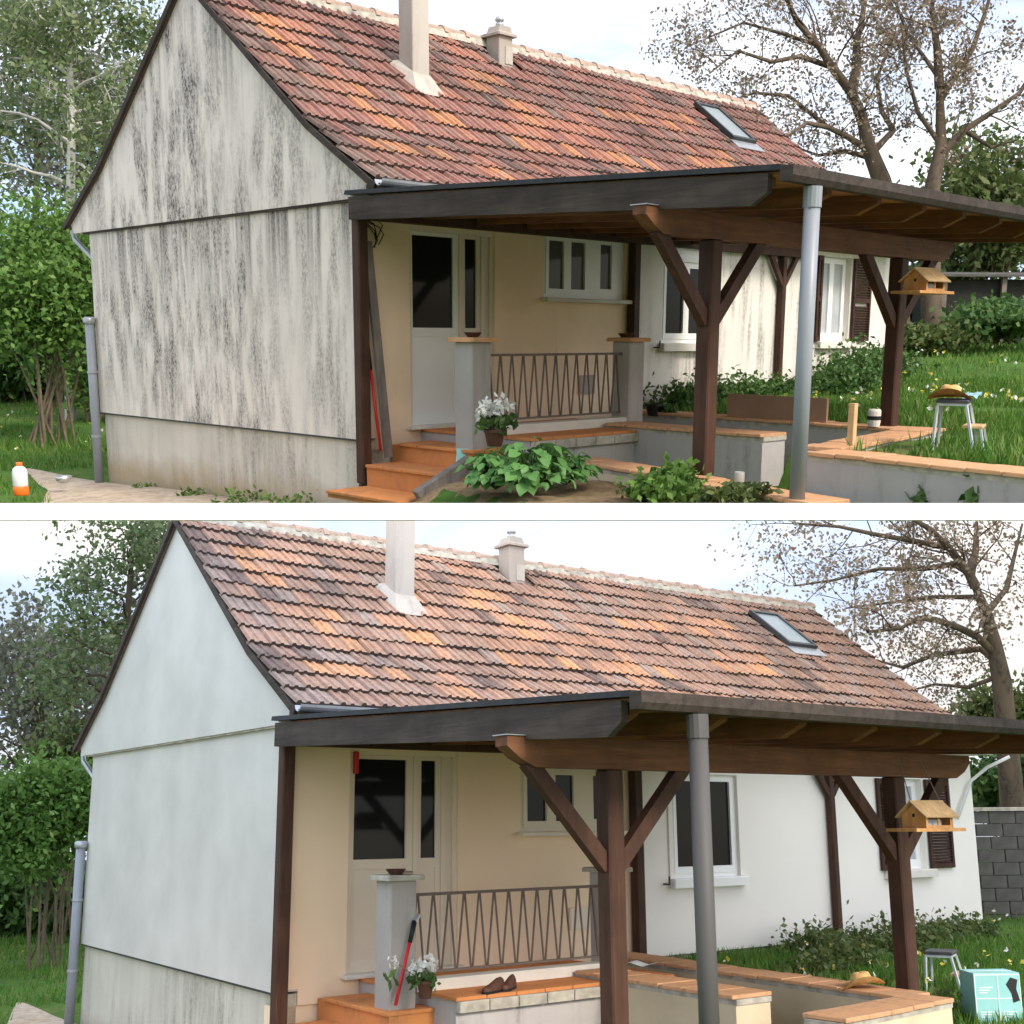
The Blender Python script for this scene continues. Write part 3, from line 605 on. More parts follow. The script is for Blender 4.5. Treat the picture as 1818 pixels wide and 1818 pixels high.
    for r in range(rows):
        y, z, th = on_slope(r * gauge + 0.004)
        off = (wt / 2 if r % 2 else 0)
        for c in range(ncol + 1):
            x = -0.12 + wt / 2 + c * wt + off - wt / 2 * (r % 2)
            if x > L + 0.12: continue
            xx = x + rng.uniform(-0.004, 0.004)
            q = rng.random(); k = 0 if q < 0.46 else 1 if q < 0.74 else 5 if q < 0.92 else 2
            for ox, orow, hr, wr in ocl:
                e = ((c - ox - (orow - r) * 0.6) / wr) ** 2 + ((r - orow) / hr) ** 2
                if e < 1 and rng.random() < 0.8: k = 3 if rng.random() < 0.5 else 4
                elif e < 2.6 and rng.random() < 0.5: k = 4 if rng.random() < 0.8 else 3
            if c > 36 and k in (3, 4) and rng.random() < 0.92: k = 0 if rng.random() < .8 else 5
            if c < 3 and rng.random() < 0.4: k = 5 if rng.random() < 0.5 else 2
            if abs(x - 2.31) < 0.20 and 1.45 < y + 0.15 < 1.90: continue
            if abs(x - 4.74) < 0.16 and y + 0.3 > 2.62: continue
            m = Matrix.Translation((xx, y + rng.uniform(-.008, .008), z + rng.uniform(-.003, .006) + 0.01 * math.sin(xx * 1.3 + r * .5))) @ Matrix.Rotation(th + rng.uniform(-.02, .02), 4, 'X') @ Matrix.Rotation(rng.uniform(-.02, .02), 4, 'Z') @ Matrix.Rotation(rng.uniform(-.02, .02), 4, 'Y')
            placed.append((np.linalg.norm(np.array([xx, y, z]) - P.o), k, m))
    placed.sort(key=lambda t: t[0])
    for dist, k, m in placed[:300]:
        o = bpy.data.objects.new('tile', var[k][0]); col.objects.link(o); o.parent = RO; o.matrix_local = m
    mb = MB()
    for dist, k, m in placed[300:]:
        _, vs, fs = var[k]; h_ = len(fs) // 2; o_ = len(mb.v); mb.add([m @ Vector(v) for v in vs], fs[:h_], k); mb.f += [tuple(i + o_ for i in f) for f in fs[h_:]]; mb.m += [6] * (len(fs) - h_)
    me = mb.mesh('tiles_far')
    for mm in TILE[P.key] + [MT['moss_shade']]: me.materials.append(mm)
    T.part('far_tiles', me, None, RO, rel=True, kind='stuff')
    # ridge
    T.part('ridge_mortar', MB().prism([(W / 2 - 0.16, ZR - 0.06), (W / 2 + 0.16, ZR - 0.06), (W / 2 + 0.11, ZR + 0.05), (W / 2 - 0.11, ZR + 0.05)], 0, -0.10, L + 0.12), MT['mortar'], RO)
    prof = [(math.cos(t) * 0.125, math.sin(t) * 0.10) for t in [math.pi * k / 7 for k in range(8)]]
    mb = MB(); vs = []
    for x, s in ((0, 1.0), (0.36, 0.94), (0.36, 1.12), (0.43, 1.12)): vs += [(x, y * s, z * s) for y, z in prof]
    mb.add(vs, [(k * 8 + i, k * 8 + i + 1, (k + 1) * 8 + i + 1, (k + 1) * 8 + i) for k in range(3) for i in range(7)] + [tuple(range(24, 32)), tuple(range(7, -1, -1))])
    rme = mb.mesh('ridge_tile'); rme.materials.append(MT['ridge'])
    for k in range(int((L + 0.24) / 0.40)):
        o = bpy.data.objects.new('ridge_tile', rme); col.objects.link(o); o.parent = RO
        o.matrix_local = Matrix.Translation((-0.12 + k * 0.40, W / 2, ZR + 0.02 + rng.uniform(-.008, .008))) @ Matrix.Rotation(rng.uniform(-.02, .02), 4, 'Y')
    # eave gutter
    g = MB(); pts = [(math.cos(t) * 0.065, math.sin(t) * 0.065) for t in [math.pi + math.pi * k / 8 for k in range(9)]]
    vs = []
    for x in (-0.13, L + 0.1):
        vs += [(x, -0.60 + y, 3.375 + z) for y, z in pts] + [(x, -0.60 + y * 0.92, 3.375 + z * 0.92) for y, z in pts[::-1]]
    g.add(vs, [(i, (i + 1) % 18, 18 + (i + 1) % 18, 18 + i) for i in range(18)] + [tuple(range(18)), tuple(range(18, 36))])
    go = T.part('gutter', g, MT['zinc'], smooth=False)
    for k in range(8): T.part('gutter_bracket', MB().box(0.5 + k * 1.5, 0.53 + k * 1.5, -0.672, -0.50, 3.300, 3.307), MT['zinc'], go)
    T.part('gutter_end', MB().box(-0.10, -0.06, -0.58, -0.36, 3.24, 3.34), MT['fascia'], go)
    # tall square flue
    fx, fy, s = 2.31, 1.72, 0.135
    zt = P.ztop(fx, fy, -160) if u else P.ztop(fx, fy, 917)
    fo = T.part('chimney', MB().bbox(fx - s, fx + s, fy - s, fy + s, roofz(fy) - 0.3, zt, 0.010), MT['flue'])
    zf = lambda y: roofz(y) + 0.06
    sk = MB(); y0, y1 = fy - 0.31, fy + 0.24
    vs = [(fx - 0.22, y0, zf(y0)), (fx + 0.25, y0 - 0.01, zf(y0)), (fx + 0.23, y1, zf(y1)), (fx - 0.23, y1, zf(y1)),
          (fx - s - .012, fy - s - .012, zf(fy - s) + 0.13), (fx + s + .012, fy - s - .012, zf(fy - s) + 0.12), (fx + s + .012, fy + s + .012, zf(fy + s) + 0.10), (fx - s - .012, fy + s + .012, zf(fy + s) + 0.10)]
    sk.add(vs, [(0, 1, 5, 4), (1, 2, 6, 5), (2, 3, 7, 6), (3, 0, 4, 7), (4, 5, 6, 7)])
    T.part('flashing', sk, MT['lead'], fo)
    # small vent stack by the ridge
    vx, vy, s = 4.74, 2.71, 0.135; zc = P.ztop(vx, vy, 67 if u else 973)
    vo = T.part('chimney', MB().bbox(vx - s, vx + s, vy - s, vy + s, roofz(vy - s) - 0.2, zc, 0.010), MT['stack'])
    T.part('cap', MB().bbox(vx - 0.185, vx + 0.185, vy - 0.185, vy + 0.185, zc, zc + 0.045, 0.015), MT['stack'], vo)
    T.part('cap', MB().prism([(vx - 0.145, zc + 0.045), (vx + 0.145, zc + 0.045), (vx + 0.10, zc + 0.14), (vx - 0.10, zc + 0.14)], 1, vy - 0.12, vy + 0.12), MT['stack'], vo)
    T.part('cowl', MB().lathe((vx, vy, zc + 0.14), [(0.045, 0), (0.06, 0.02), (0.06, 0.05), (0.04, 0.055), (0.04, 0.07), (0.062, 0.078), (0.066, 0.10), (0.055, 0.13), (0.025, 0.145)], 14), MT['zinc'], vo, smooth=True)
    T.part('patch', MB().box(vx - 0.02, vx + 0.125, vy - s - 0.012, vy - s, roofz(vy - s) + 0.03, roofz(vy - s) + 0.26), MT['lead'], vo)
    # skylight
    cx, cy = (9.35, 2.08) if u else (9.62, 2.03)
    th = math.atan(0.80); m = Matrix.Translation((cx, cy, roofz(cy) + 0.095)) @ Matrix.Rotation(th, 4, 'X')
    fr = MB(); a, b = 0.33, 0.52
    fr.box(-a, a, -b, -b + 0.06, 0, 0.07); fr.box(-a, a, b - 0.06, b, 0, 0.07); fr.box(-a, -a + 0.05, -b + 0.06, b - 0.06, 0, 0.07); fr.box(a - 0.05, a, -b + 0.06, b - 0.06, 0, 0.07)
    fr.v = [tuple(m @ Vector(v)) for v in fr.v]; so_ = T.part('skylight', fr, MT['dark_metal'])
    gl = MB().box(-a + 0.04, a - 0.04, -b + 0.05, b - 0.05, 0.03, 0.045); gl.v = [tuple(m @ Vector(v)) for v in gl.v]; T.part('pane', gl, MT['skylight_glass'], so_)
    ap = MB().box(-a - 0.05, a + 0.05, -b - 0.22, -b, 0.0, 0.015); ap.v = [tuple(m @ Vector(v)) for v in ap.v]; T.part('apron', ap, MT['zinc'], so_)
    if not u:
        T.part('waste_pipe', MB().tube([(L + 0.2, -0.55, 3.2), (L + 0.0, -0.30, 3.05), (L - 0.1, -0.06, 2.85), (10.85, -0.06, 2.3)], 0.026, 8), MT['white_pvc'], smooth=True)
    return T

# ------------------------------------------------------------------ pergola
def pergola(P):
    u = P.key == 'U'
    T = Thing(P, 'pergola', ('dark timber lean-to canopy against the black streaked house' if u else 'dark timber lean-to canopy against the freshly painted house'), 'canopy', (0, 0, 0))
    tb = MT['timber']; rz = lambda y: 3.27 - 0.22 * (-y) / 5.2
    base = P.ztop(0, -0.1, 858) if u else -0.15
    T.part('post', MB().bbox(-0.04, 0.085, -0.145, -0.015, base, 3.12, 0.012), tb)
    T.part('fascia', MB().prism([(-0.08, 3.015), (-0.08, 3.24), (-5.12, 3.03), (-5.12, 2.90), (-4.98, 2.81)], 0, -0.115, -0.06), MT['fascia'])
    T.part('roof_felt', MB().prism([(-0.05, rz(0) + 0.035), (-5.24, rz(-5.24) + 0.035), (-5.24, rz(-5.24) - 0.005), (-0.03, rz(0) - 0.005)], 0, -0.135, 5.75), MT['felt'])
    bd = 0.40                                                # roof boards, laid along the canopy
    y = -0.08; k = 0
    while y > -5.1:
        y1 = y - bd; T.part('roof_board', MB().prism([(y - 0.004, rz(y) - 0.008), (y1 + 0.004, rz(y1) - 0.008), (y1 + 0.004, rz(y1) - 0.03), (y - 0.004, rz(y) - 0.03)], 0, -0.055, 5.7), MT['boards_under']); y = y1
    for k in range(8):
        x = 0.02 + k * 0.80
        T.part('rafter', MB().prism([(-0.15, rz(-.15) - 0.032), (-5.05, rz(-5.05) - 0.032), (-5.05, rz(-5.05) - 0.10), (-4.85, rz(-5.0) - 0.185), (-0.15, rz(-.15) - 0.185)], 0, x, x + 0.075), MT['timber_under'])
    bz = 2.872
    T.part('front_beam', MB().prism([(-0.26, bz), (5.08, bz), (5.08, bz - 0.07), (4.99, bz - 0.15), (4.86, bz - 0.21), (-0.02, bz - 0.21), (-0.15, bz - 0.15), (-0.26, bz - 0.07)], 1, -4.11, -3.97), MT['beam_x'])
    T.part('beam_cap', MB().box(-0.275, 0.02, -4.125, -3.955, bz + 0.001, bz + 0.008), MT['zinc'])
    T.part('wall_plate', MB().box(0.10, 8.75, -0.135, -0.015, 3.03, 3.17), tb)
    for i, x in enumerate((0.70, 4.00)):
        zb_ = (P.ztop(x, -4.04, 842) if u else 0.58) if i == 0 else (0.90 if u else 0.60)
        T.part('post', MB().bbox(x - 0.075, x + 0.075, -4.115, -3.965, zb_, bz - 0.212, 0.012), tb)
        for s in (-1, 1): T.part('brace', MB().bar((x + s * 0.05, -4.04, 1.98), (x + s * 0.74, -4.04, bz - 0.17), 0.085, 0.11, side=(0, 1, 0)), tb)
    T.part('post', MB().bbox(4.43, 4.55, -0.145, -0.02, 0.78, 3.03, 0.01), tb)
    T.part('post', MB().bbox(7.945, 8.04, -0.12, -0.02, 0.85 if u else 0.62, 3.03, 0.01), tb)
    for s in (-1, 1): T.part('brace', MB().bar((7.99 + s * 0.03, -0.08, 2.62), (7.99 + s * 0.36, -0.08, 3.05), 0.06, 0.075, side=(0, 1, 0)), tb)
    # gutter along the front edge
    g = MB().prism([(-5.36, rz(-5.24) + 0.02), (-5.25, rz(-5.24) + 0.02), (-5.25, rz(-5.24) - 0.09), (-5.33, rz(-5.24) - 0.09), (-5.36, rz(-5.24) - 0.05)], 0, -0.16, 5.78)
    T.part('gutter', g, MT['fascia'])
    pm = MT['pvc_grey'] if u else MT['pvc_dark']
    p0 = P.on(1440 if u else 1240, 400 if u else 1330, 1, -5.30)
    zb_ = P.ztop(p0[0], -5.3, 899) if u else 0.25
    T.part('downpipe', MB().tube([(p0[0], -5.30, 2.95), (p0[0], -5.30, zb_)], 0.062, 14), pm, smooth=True)
    T.part('downpipe_collar', MB().lathe((p0[0], -5.30, 2.80), [(0.064, 0), (0.070, 0.0), (0.070, 0.15), (0.064, 0.15)], 14), pm, smooth=False)
    return T

# ------------------------------------------------------------------ terrace, pillars, railing, garden walls
def terrace(P):
    u = P.key == 'U'
    nm = 'streaked' if u else 'repainted'
    lo = (lambda x, y: max(-0.3, P.ztop(x, y, 903))) if u else (lambda x, y: -0.3)
    T = Thing(P, 'terrace', 'orange tiled landing and steps before the door of the %s house' % ('black streaked' if u else 'freshly painted'), 'terrace', (0, 0, 0))
    T.part('landing_base', MB().box(0.90, 3.42, -1.72, -0.005, max(lo(2, -1.7), 0.3) if u else -0.25, 0.79), MT['grey_render'])
    xs = np.linspace(0.88, 3.44, 9); ys = np.linspace(-1.76, -0.01, 6)
    tm = MB().bbox(0, (3.44 - 0.88) / 8 - 0.006, 0, 1.75 / 5 - 0.006, 0, 0.03, 0.005).mesh('floor_tile'); tm.materials.append(MT['terracotta'])
    for x in xs[:-1]:
        for y in ys[:-1]:
            o = bpy.data.objects.new('floor_tile', tm); col.objects.link(o); o.parent = T.e; o.location = (x + .003, y + .003, 0.793 + P.rng.uniform(-.001, .001))
    for (x0, x1, zt, zb_) in ((-0.56, -0.04, 0.27, 0), (-0.04, 0.43, 0.50, 0), (0.43, 0.88, 0.70, 0)):
        so_ = T.part('step', MB().box(x0 + 0.02, x1 + 0.02, -1.36, -0.18 if x0 < 0 else -0.02, max(lo(x0, -1.3), lo(x1, -0.3)) if u else -0.2, zt - 0.03), MT['terracotta'])
        for j in range(4):
            T.part('step_tile', MB().bbox(x0 - 0.01, x1 + 0.018, -1.38 + 0.30 * j, -1.38 + 0.30 * (j + 1) - 0.008, zt - 0.03, zt, 0.006), MT['terracotta'], so_)
    T.part('kerb', MB().bbox(0.80, 3.0, -1.26, -1.06, 0.823, 0.92, 0.01), MT['sill'])
    for j in range(8): T.part('nosing', MB().bbox(0.90 + j * 0.315, 0.90 + (j + 1) * 0.315 - 0.008, -1.79, -1.722, 0.70, 0.79, 0.006), MT['mortar'])
    # sloping stone cheek beside the steps
    if u:
        a = P.on(742, 884, 2, 0.30); b = P.on(835, 822, 2, 0.62)
        T.part('cheek', MB().bar((a[0], a[1], 0.30), (b[0], b[1], 0.62), 0.16, 0.14), MT['old_wood'])
    for i, x in enumerate((0.63, 3.12)):
        z0 = lo(x, -1.15) if i == 0 else 0.35
        G = Thing(P, 'pillar', ('square cement pillar with flat cap between the steps and the railing of the %s house' if i == 0 else 'square cement pillar with flat cap at the far end of the railing of the %s house') % ('black streaked' if u else 'freshly painted'), 'pillar', (x, -1.15, z0))
        G.part('shaft', MB().bbox(x - 0.135, x + 0.135, -1.285, -1.015, z0, 1.79, 0.012), MT['pillar'] if i == 0 else MT['grey_render'])
        G.part('cap', MB().bbox(x - 0.19, x + 0.19, -1.34, -0.96, 1.79, 1.835, 0.012), MT['terracotta_pale'] if u else MT['mortar'])
        single(P, 'saucer', ('small dark clay saucer on the %s pillar of the %s house' % ('step' if i == 0 else 'far railing', 'black streaked' if u else 'freshly painted')), 'saucer',
               MB().lathe((0, 0, 0), [(0.055, 0), (0.09, 0.045), (0.095, 0.05), (0.085, 0.05), (0.05, 0.012)], 14), MT['shoe'], (x - 0.02 if i == 0 else x - 0.08, -1.17, 1.836), smooth=False)
    Rl = Thing(P, 'railing', 'iron railing with zigzag bars between the pillars of the %s house' % ('black streaked' if u else 'freshly painted'), 'railing', (0.77, -1.15, 0.92))
    x0, x1, zt, zb_ = 0.768, 2.982, 1.64, 0.985
    Rl.part('top_rail', MB().box(x0, x1, -1.175, -1.125, zt, zt + 0.025), MT['iron'])
    Rl.part('bottom_rail', MB().box(x0, x1, -1.165, -1.135, zb_ - 0.02, zb_), MT['iron'])
    n = 13; st = (x1 - x0) / n
    for k in range(n):
        xa = x0 + k * st
        Rl.part('bar', MB().bar((xa + st * 0.06, -1.15, zb_), (xa + st * 0.46, -1.15, zt), 0.014, 0.014), MT['iron'])
        Rl.part('bar', MB().bar((xa + st * 0.94, -1.15, zb_), (xa + st * 0.54, -1.15, zt), 0.014, 0.014), MT['iron'])
    # garden walls around the cellar stairs
    hs = 'black streaked' if u else 'freshly painted'
    def gwall(label, p, q, wd, z0, z1, body, z0b=None):
        p = Vector(p); q = Vector(q); d = (q - p); ln = d.length; d.normalize(); sd = Vector((-d.y, d.x))
        G = Thing(P, 'garden_wall', label, 'wall', (p.x, p.y, z0))
        z0b = z0 if z0b is None else z0b
        c = [p + sd * wd / 2, p - sd * wd / 2, q - sd * wd / 2, q + sd * wd / 2]; zz = [z0, z0, z0b, z0b]
        G.part('wall_body', MB().add([(*v, z) for v, z in zip(c, zz)] + [(*v, z1 - 0.05) for v in c], [(0, 1, 2, 3), (4, 5, 6, 7), (0, 1, 5, 4), (1, 2, 6, 5), (2, 3, 7, 6), (3, 0, 4, 7)]), body)
        G.part('mortar_bed', MB().add([(*(v + (v - (p + q) / 2).normalized() * 0.015), z1 - 0.075) for v in c] + [(*(v + (v - (p + q) / 2).normalized() * 0.015), z1 - 0.03) for v in c], [(0, 1, 2, 3), (4, 5, 6, 7), (0, 1, 5, 4), (1, 2, 6, 5), (2, 3, 7, 6), (3, 0, 4, 7)]), MT['mortar'])
        nn = max(1, round(ln / 0.31)); ang = math.atan2(d.y, d.x)
        tmh = MB().bbox(0.003, ln / nn - 0.003, -wd / 2 - 0.03, wd / 2 + 0.03, 0, 0.03, 0.006).mesh('coping_tile'); tmh.materials.append(MT['terracotta_pale'])
        for k in range(nn):
            o = bpy.data.objects.new('coping_tile', tmh); col.objects.link(o); o.parent = G.e
            pp = p + d * (ln * k / nn); o.location = Vector((pp.x, pp.y, z1 - 0.03 + P.rng.uniform(-.004, .004))) - G.org; o.rotation_euler = (0, P.rng.uniform(-.012, .012), ang + P.rng.uniform(-.012, .012))
        return G
    za = 0.62 if u else 0.56
    gwall('low wall with orange coping carrying a canopy post, before the %s house' % hs, (1.32, -2.05), (0.28, -5.55), 0.36, lo(1.3, -2.2), za, MT['cream_render'] if u else MT['grey_render'], lo(0.4, -5.4))
    gwall('short wall with orange coping running out from the far pillar of the %s house' % hs, (2.78, -1.30), (2.72, -3.45), 0.40, 0.33 if u else -0.3, 0.88, MT['grey_render'] if u else MT['cream_render'])
    gwall('wall with orange coping along the garden edge of the %s house' % hs, (4.05 if u else 3.86, -0.45), (3.86 if u else 3.74, -4.30), 0.34, 0.40 if u else -0.3, 0.93 if u else 0.885, MT['grey_render'] if u else MT['cream_render'])
    gwall('wall with orange coping crossing under the far canopy post of the %s house' % hs, (4.0 if u else 3.72, -4.48), (1.15 if u else 2.2, -4.92 if u else -4.62), 0.32, 0.42 if u else -0.3, 0.935 if u else 0.89, MT['grey_render'] if u else MT['cream_render'])
    if u: gwall('cracked grey wall with orange coping and weeds below the step stool', (1.02, -5.02), (0.66, -7.35), 0.36, lo(0.8, -5.1), 0.93, MT['grey_render'], lo(0.5, -7.3))
for P in (U, B):
    house(P); pergola(P); terrace(P)

# ------------------------------------------------------------------ vegetation
nprng = np.random.default_rng(7)
def leaves(C, spread, size, rng=nprng, flat=0.0, aspect=1.7):
    # one rhombic leaf per centre in C (n,3), scattered by spread
    n = len(C); C = C + rng.normal(0, 1, (n, 3)) * spread
    a = rng.normal(0, 1, (n, 3)); a[:, 2] *= (1 - flat); a /= np.linalg.norm(a, axis=1)[:, None]
    b = rng.normal(0, 1, (n, 3)); b[:, 2] *= (1 - flat); b -= (b * a).sum(1)[:, None] * a; b /= np.linalg.norm(b, axis=1)[:, None]
    s = size * rng.uniform(0.6, 1.3, (n, 1))
    c = np.cross(a, b)
    return np.stack([C - a * s * aspect / 2, C + b * s / 2 + c * s * 0.12, C + a * s * aspect / 2, C - b * s / 2 + c * s * 0.12], 1)
def grow(rng, p, d, ln, r, lev, mb, tips, kids=(3, 4), wander=0.25, up=0.15, n=None, taper=0.45, spread=0.8, sides=5):
    k = 4 if lev > 0 else 3; pts = [Vector(p)]; dd = Vector(d).normalized(); rad = [r]
    for i in range(k):
        dd = (dd + Vector((rng.gauss(0, wander), rng.gauss(0, wander), rng.gauss(0, wander) + up)) * 0.6).normalized()
        pts.append(pts[-1] + dd * ln / k); rad.append(r * (1 - (1 - taper) * (i + 1) / k))
    mb.tube(pts, rad, sides if r > 0.03 else 3, cap=False)
    if lev == 0:
        tips += [pts[-1], pts[-2], pts[-3]]; return
    for j in range(rng.randint(*kids)):
        t = rng.uniform(0.35, 1.0); i = min(int(t * k), k - 1); q = pts[i].lerp(pts[i + 1], t * k - i)
        a = (dd + Vector((rng.gauss(0, spread), rng.gauss(0, spread), rng.gauss(0, spread) + up))).normalized()
        grow(rng, q, a, ln * rng.uniform(0.5, 0.75), r * (1 - (1 - taper) * t) * 0.6, lev - 1, mb, tips, kids, wander, up, taper=taper, spread=spread, sides=sides)
def crown_tree(P, label, trunk, rad, limbs, bark, leafm, nleaf, lsize, lspread, seed, name='tree', cat='tree', group=None, z0=None, lev=2, kids=(3, 4), lln=1.6, clip=None, drop=0.0, lspr=0.8):
    # trunk: list of points; limbs: number of limbs along the trunk, or list of polylines with start radius
    rng = random.Random(seed); mb = MB(); tips = []
    T = Thing(P, name, label, cat, tuple(trunk[0]), group=group)
    k = len(trunk); rads = [rad * (1 - 0.72 * i / (k - 1)) for i in range(k)]
    mb.tube(trunk, rads, 8, cap=False)
    if isinstance(limbs, int):
        for j in range(limbs):
            t = 0.28 + 0.72 * (j + rng.random()) / limbs; q = t * (k - 1); i = min(int(q), k - 2)
            p = Vector(trunk[i]).lerp(Vector(trunk[i + 1]), q - i); az = j * 2.4 + rng.uniform(-.4, .4)
            d = Vector((math.cos(az), math.sin(az), rng.uniform(0.1, 0.8)))
            grow(rng, p, d, lln * (1.15 - 0.55 * t) * rng.uniform(.8, 1.2), rads[i] * 0.42, lev, mb, tips, kids, up=0.12 - drop, spread=lspr)
    else:
        for pl, r0 in limbs:
            m = len(pl); mb.tube(pl, [r0 * (1 - 0.7 * i / (m - 1)) for i in range(m)], 6, cap=False)
            for i in range(m - 1):
                a, b = Vector(pl[i]), Vector(pl[i + 1]); seg = (b - a).length
                for _ in range(max(2, int(seg / 0.24))):
                    t = rng.random(); p = a.lerp(b, t); d = (b - a).normalized() + Vector((rng.gauss(0, .9), rng.gauss(0, .9), rng.gauss(0.1, .7)))
                    grow(rng, p, d, lln * rng.uniform(.5, 1.1), r0 * 0.22, lev, mb, tips, kids, up=0.05 - drop, spread=lspr, sides=4)
    if clip is not None: pass
    T.part('trunk', mb, bark, smooth=True, fix=False)
    tp = np.array([tuple(t) for t in tips]); idx = nprng.integers(0, len(tp), nleaf)
    Q = leaves(tp[idx], lspread, lsize)
    T.part('crown', quads_mesh('crown', Q), leafm)
    return T
def clump(P, name, label, cat, c, r, n, lsize, leafm, stems=8, base=None, group=None, seed=1, lump=14, shell=0.55):
    # bush: leaves gathered in lumps through an ellipsoid, on a fan of stems
    rs = np.random.default_rng(seed); c = np.array(c); r = np.array(r)
    base = np.array([c[0], c[1], c[2] - r[2]]) if base is None else np.array(base)
    T = Thing(P, name, label, cat, tuple(base), group=group)
    u = rs.normal(0, 1, (lump, 3)); u /= np.linalg.norm(u, axis=1)[:, None]; L_ = c + u * r * rs.uniform(shell, 1.0, (lump, 1)) * 0.78
    L_[:, 2] = np.maximum(L_[:, 2], base[2] + 0.12 * r[2])
    idx = rs.integers(0, lump, n); sc_ = rs.uniform(0.22, 0.42, (lump, 1))
    C = L_[idx] + rs.normal(0, 1, (n, 3)) * r * sc_[idx] * 0.75
    C[:, 2] = np.maximum(C[:, 2], base[2] + 0.02)
    T.part('foliage', quads_mesh('foliage', leaves(C, 0.01, lsize, rs)), leafm)
    mb = MB(); rg = random.Random(seed)
    for k in range(stems):
        e = L_[k % lump]; b = base + np.array([rg.uniform(-.25, .25) * r[0], rg.uniform(-.25, .25) * r[1], 0])
        m = (b + e) / 2 + np.array([rg.uniform(-.1, .1) * r[0], rg.uniform(-.1, .1) * r[1], 0.1 * r[2]])
        w_ = 0.018 * r[2] + 0.006; mb.tube([b, m, e], [w_, w_ * .7, w_ * .3], 5, cap=False)
    T.part('stem', mb, MT['stem'], smooth=True, fix=False)
    return T
def ground_at(P, px, d, zf):
    p = P.at(px, 700 if P.key == 'U' else 1500, d); return np.array([p[0], p[1], zf(p[0], p[1]) - 0.03])
def pl(P, pts, d): return [tuple(P.at(x, y, d + (q[0] if q else 0))) for x, y, *q in pts]

# --- upper plot, left: birch, trees behind it, shrub
g = ground_at(U, 122, 27, zU)
crown_tree(U, 'tall birch with slim white trunk behind the bright green shrub', [tuple(g)] + pl(U, [(124, 420), (127, 250), (124, 120), (134, 10), (140, -110)], 27), 0.13, 30, MT['birch_bark'], MT['birch_leaf'], 11000, 0.085, 0.22, 3, 'birch_tree', lln=1.9, drop=0.22, kids=(3, 4))
for px, d, top, sd, lab in ((62, 33, 60, 5, 'sparse grey green tree left of the white trunked birch'), (196, 34, 190, 6, 'sparse grey green tree between the birch and the streaked gable')):
    g = ground_at(U, px, d, zU)
    crown_tree(U, lab, [tuple(g)] + pl(U, [(px, 420), (px + 6, (top + 420) / 2), (px - 4, top)], d), 0.11, 22, MT['bark'], MT['grey_leaf'], 5200, 0.11, 0.30, sd, lln=2.2, kids=(2, 4))
p = U.at(82, 505, 22); g = ground_at(U, 82, 22, zU)
clump(U, 'shrub', 'dense bright green shrub on many bare stems beside the streaked gable', 'shrub', p, (1.75, 1.75, 1.45), 26000, 0.075, MT['shrub_leaf'], 14, g, seed=4, lump=34, shell=0.3)
p = U.at(190, 545, 27); clump(U, 'bush', 'leafy bush rising behind the rainwater pipe of the streaked gable', 'bush', p, (1.9, 1.9, 2.6), 15000, 0.09, MT['shrub_leaf'], 8, ground_at(U, 190, 27, zU), seed=8, lump=26, shell=0.3)
p = U.at(60, 610, 33); clump(U, 'hedge', 'dark hedge at the end of the lawn behind the bare shrub stems', 'hedge', p, (3.6, 3.0, 1.6), 20000, 0.17, MT['ivy_leaf'], 6, ground_at(U, 60, 33, zU), seed=9, lump=60, shell=0.1)
# --- upper plot, right: two old trees, bush, hedge
d = 24; g = ground_at(U, 1590, d, zU)
limbs = [(pl(U, [(1531, 211), (1511, 163), (1477, 119, -.3), (1453, 81, -.5), (1415, 40, -.8), (1380, -40, -1)], d), 0.13),
         (pl(U, [(1511, 163), (1521, 122, .4), (1521, 71, .6), (1531, 34, .8), (1540, -60, 1)], d), 0.12),
         (pl(U, [(1550, 270), (1586, 231, .5), (1565, 197, .8), (1556, 140, 1.2), (1590, 60, 1.6)], d), 0.08),
         (pl(U, [(1536, 262), (1500, 240, -.5), (1470, 226, -.8), (1432, 218, -1.2), (1400, 240, -1.6), (1360, 235, -2)], d), 0.07),
         (pl(U, [(1545, 280), (1500, 268, .4), (1453, 276, .6), (1415, 262, .9)], d), 0.06),
         (pl(U, [(1477, 119), (1420, 100, -.5), (1370, 110, -1), (1310, 90, -1.2), (1260, 130, -1.5)], d), 0.06),
         (pl(U, [(1470, 226), (1400, 170, -.3), (1340, 165, -.5), (1290, 180, -.8)], d), 0.05),
         (pl(U, [(1453, 81), (1390, 60, .6), (1320, 40, .9), (1250, 70, 1)], d), 0.05)]
crown_tree(U, 'old spreading tree with bronze young leaves leaning over the far roof end', [tuple(g)] + pl(U, [(1585, 400), (1565, 320), (1541, 259), (1531, 211), (1511, 163)], d), 0.26, limbs, MT['bark'], MT['bud_leaf'], 9500, 0.05, 0.12, 21, 'old_tree', lev=2, kids=(2, 3), lln=1.15, lspr=0.6)
d = 23; g = ground_at(U, 1655, d, zU)
limbs = [(pl(U, [(1668, 156), (1664, 88), (1657, 40), (1650, -50)], d), 0.10), (pl(U, [(1672, 272), (1712, 231), (1760, 200), (1810, 165), (1850, 100)], d), 0.09),
         (pl(U, [(1668, 180), (1692, 139), (1726, 88), (1750, 20), (1770, -50)], d), 0.08), (pl(U, [(1671, 259), (1630, 200), (1610, 130), (1600, 40)], d), 0.06), (pl(U, [(1668, 140), (1640, 100, .5), (1610, 60, 1), (1580, -20, 1)], d), 0.05),
         (pl(U, [(1712, 231), (1760, 262), (1800, 250)], d), 0.05)]
crown_tree(U, 'old upright tree with bronze young leaves behind the hanging bird feeder', [tuple(g)] + pl(U, [(1652, 480), (1654, 337), (1671, 259), (1668, 156)], d), 0.24, limbs, MT['bark'], MT['bud_leaf'], 7000, 0.05, 0.12, 22, 'old_tree', lev=2, kids=(2, 3), lln=1.1, lspr=0.6)
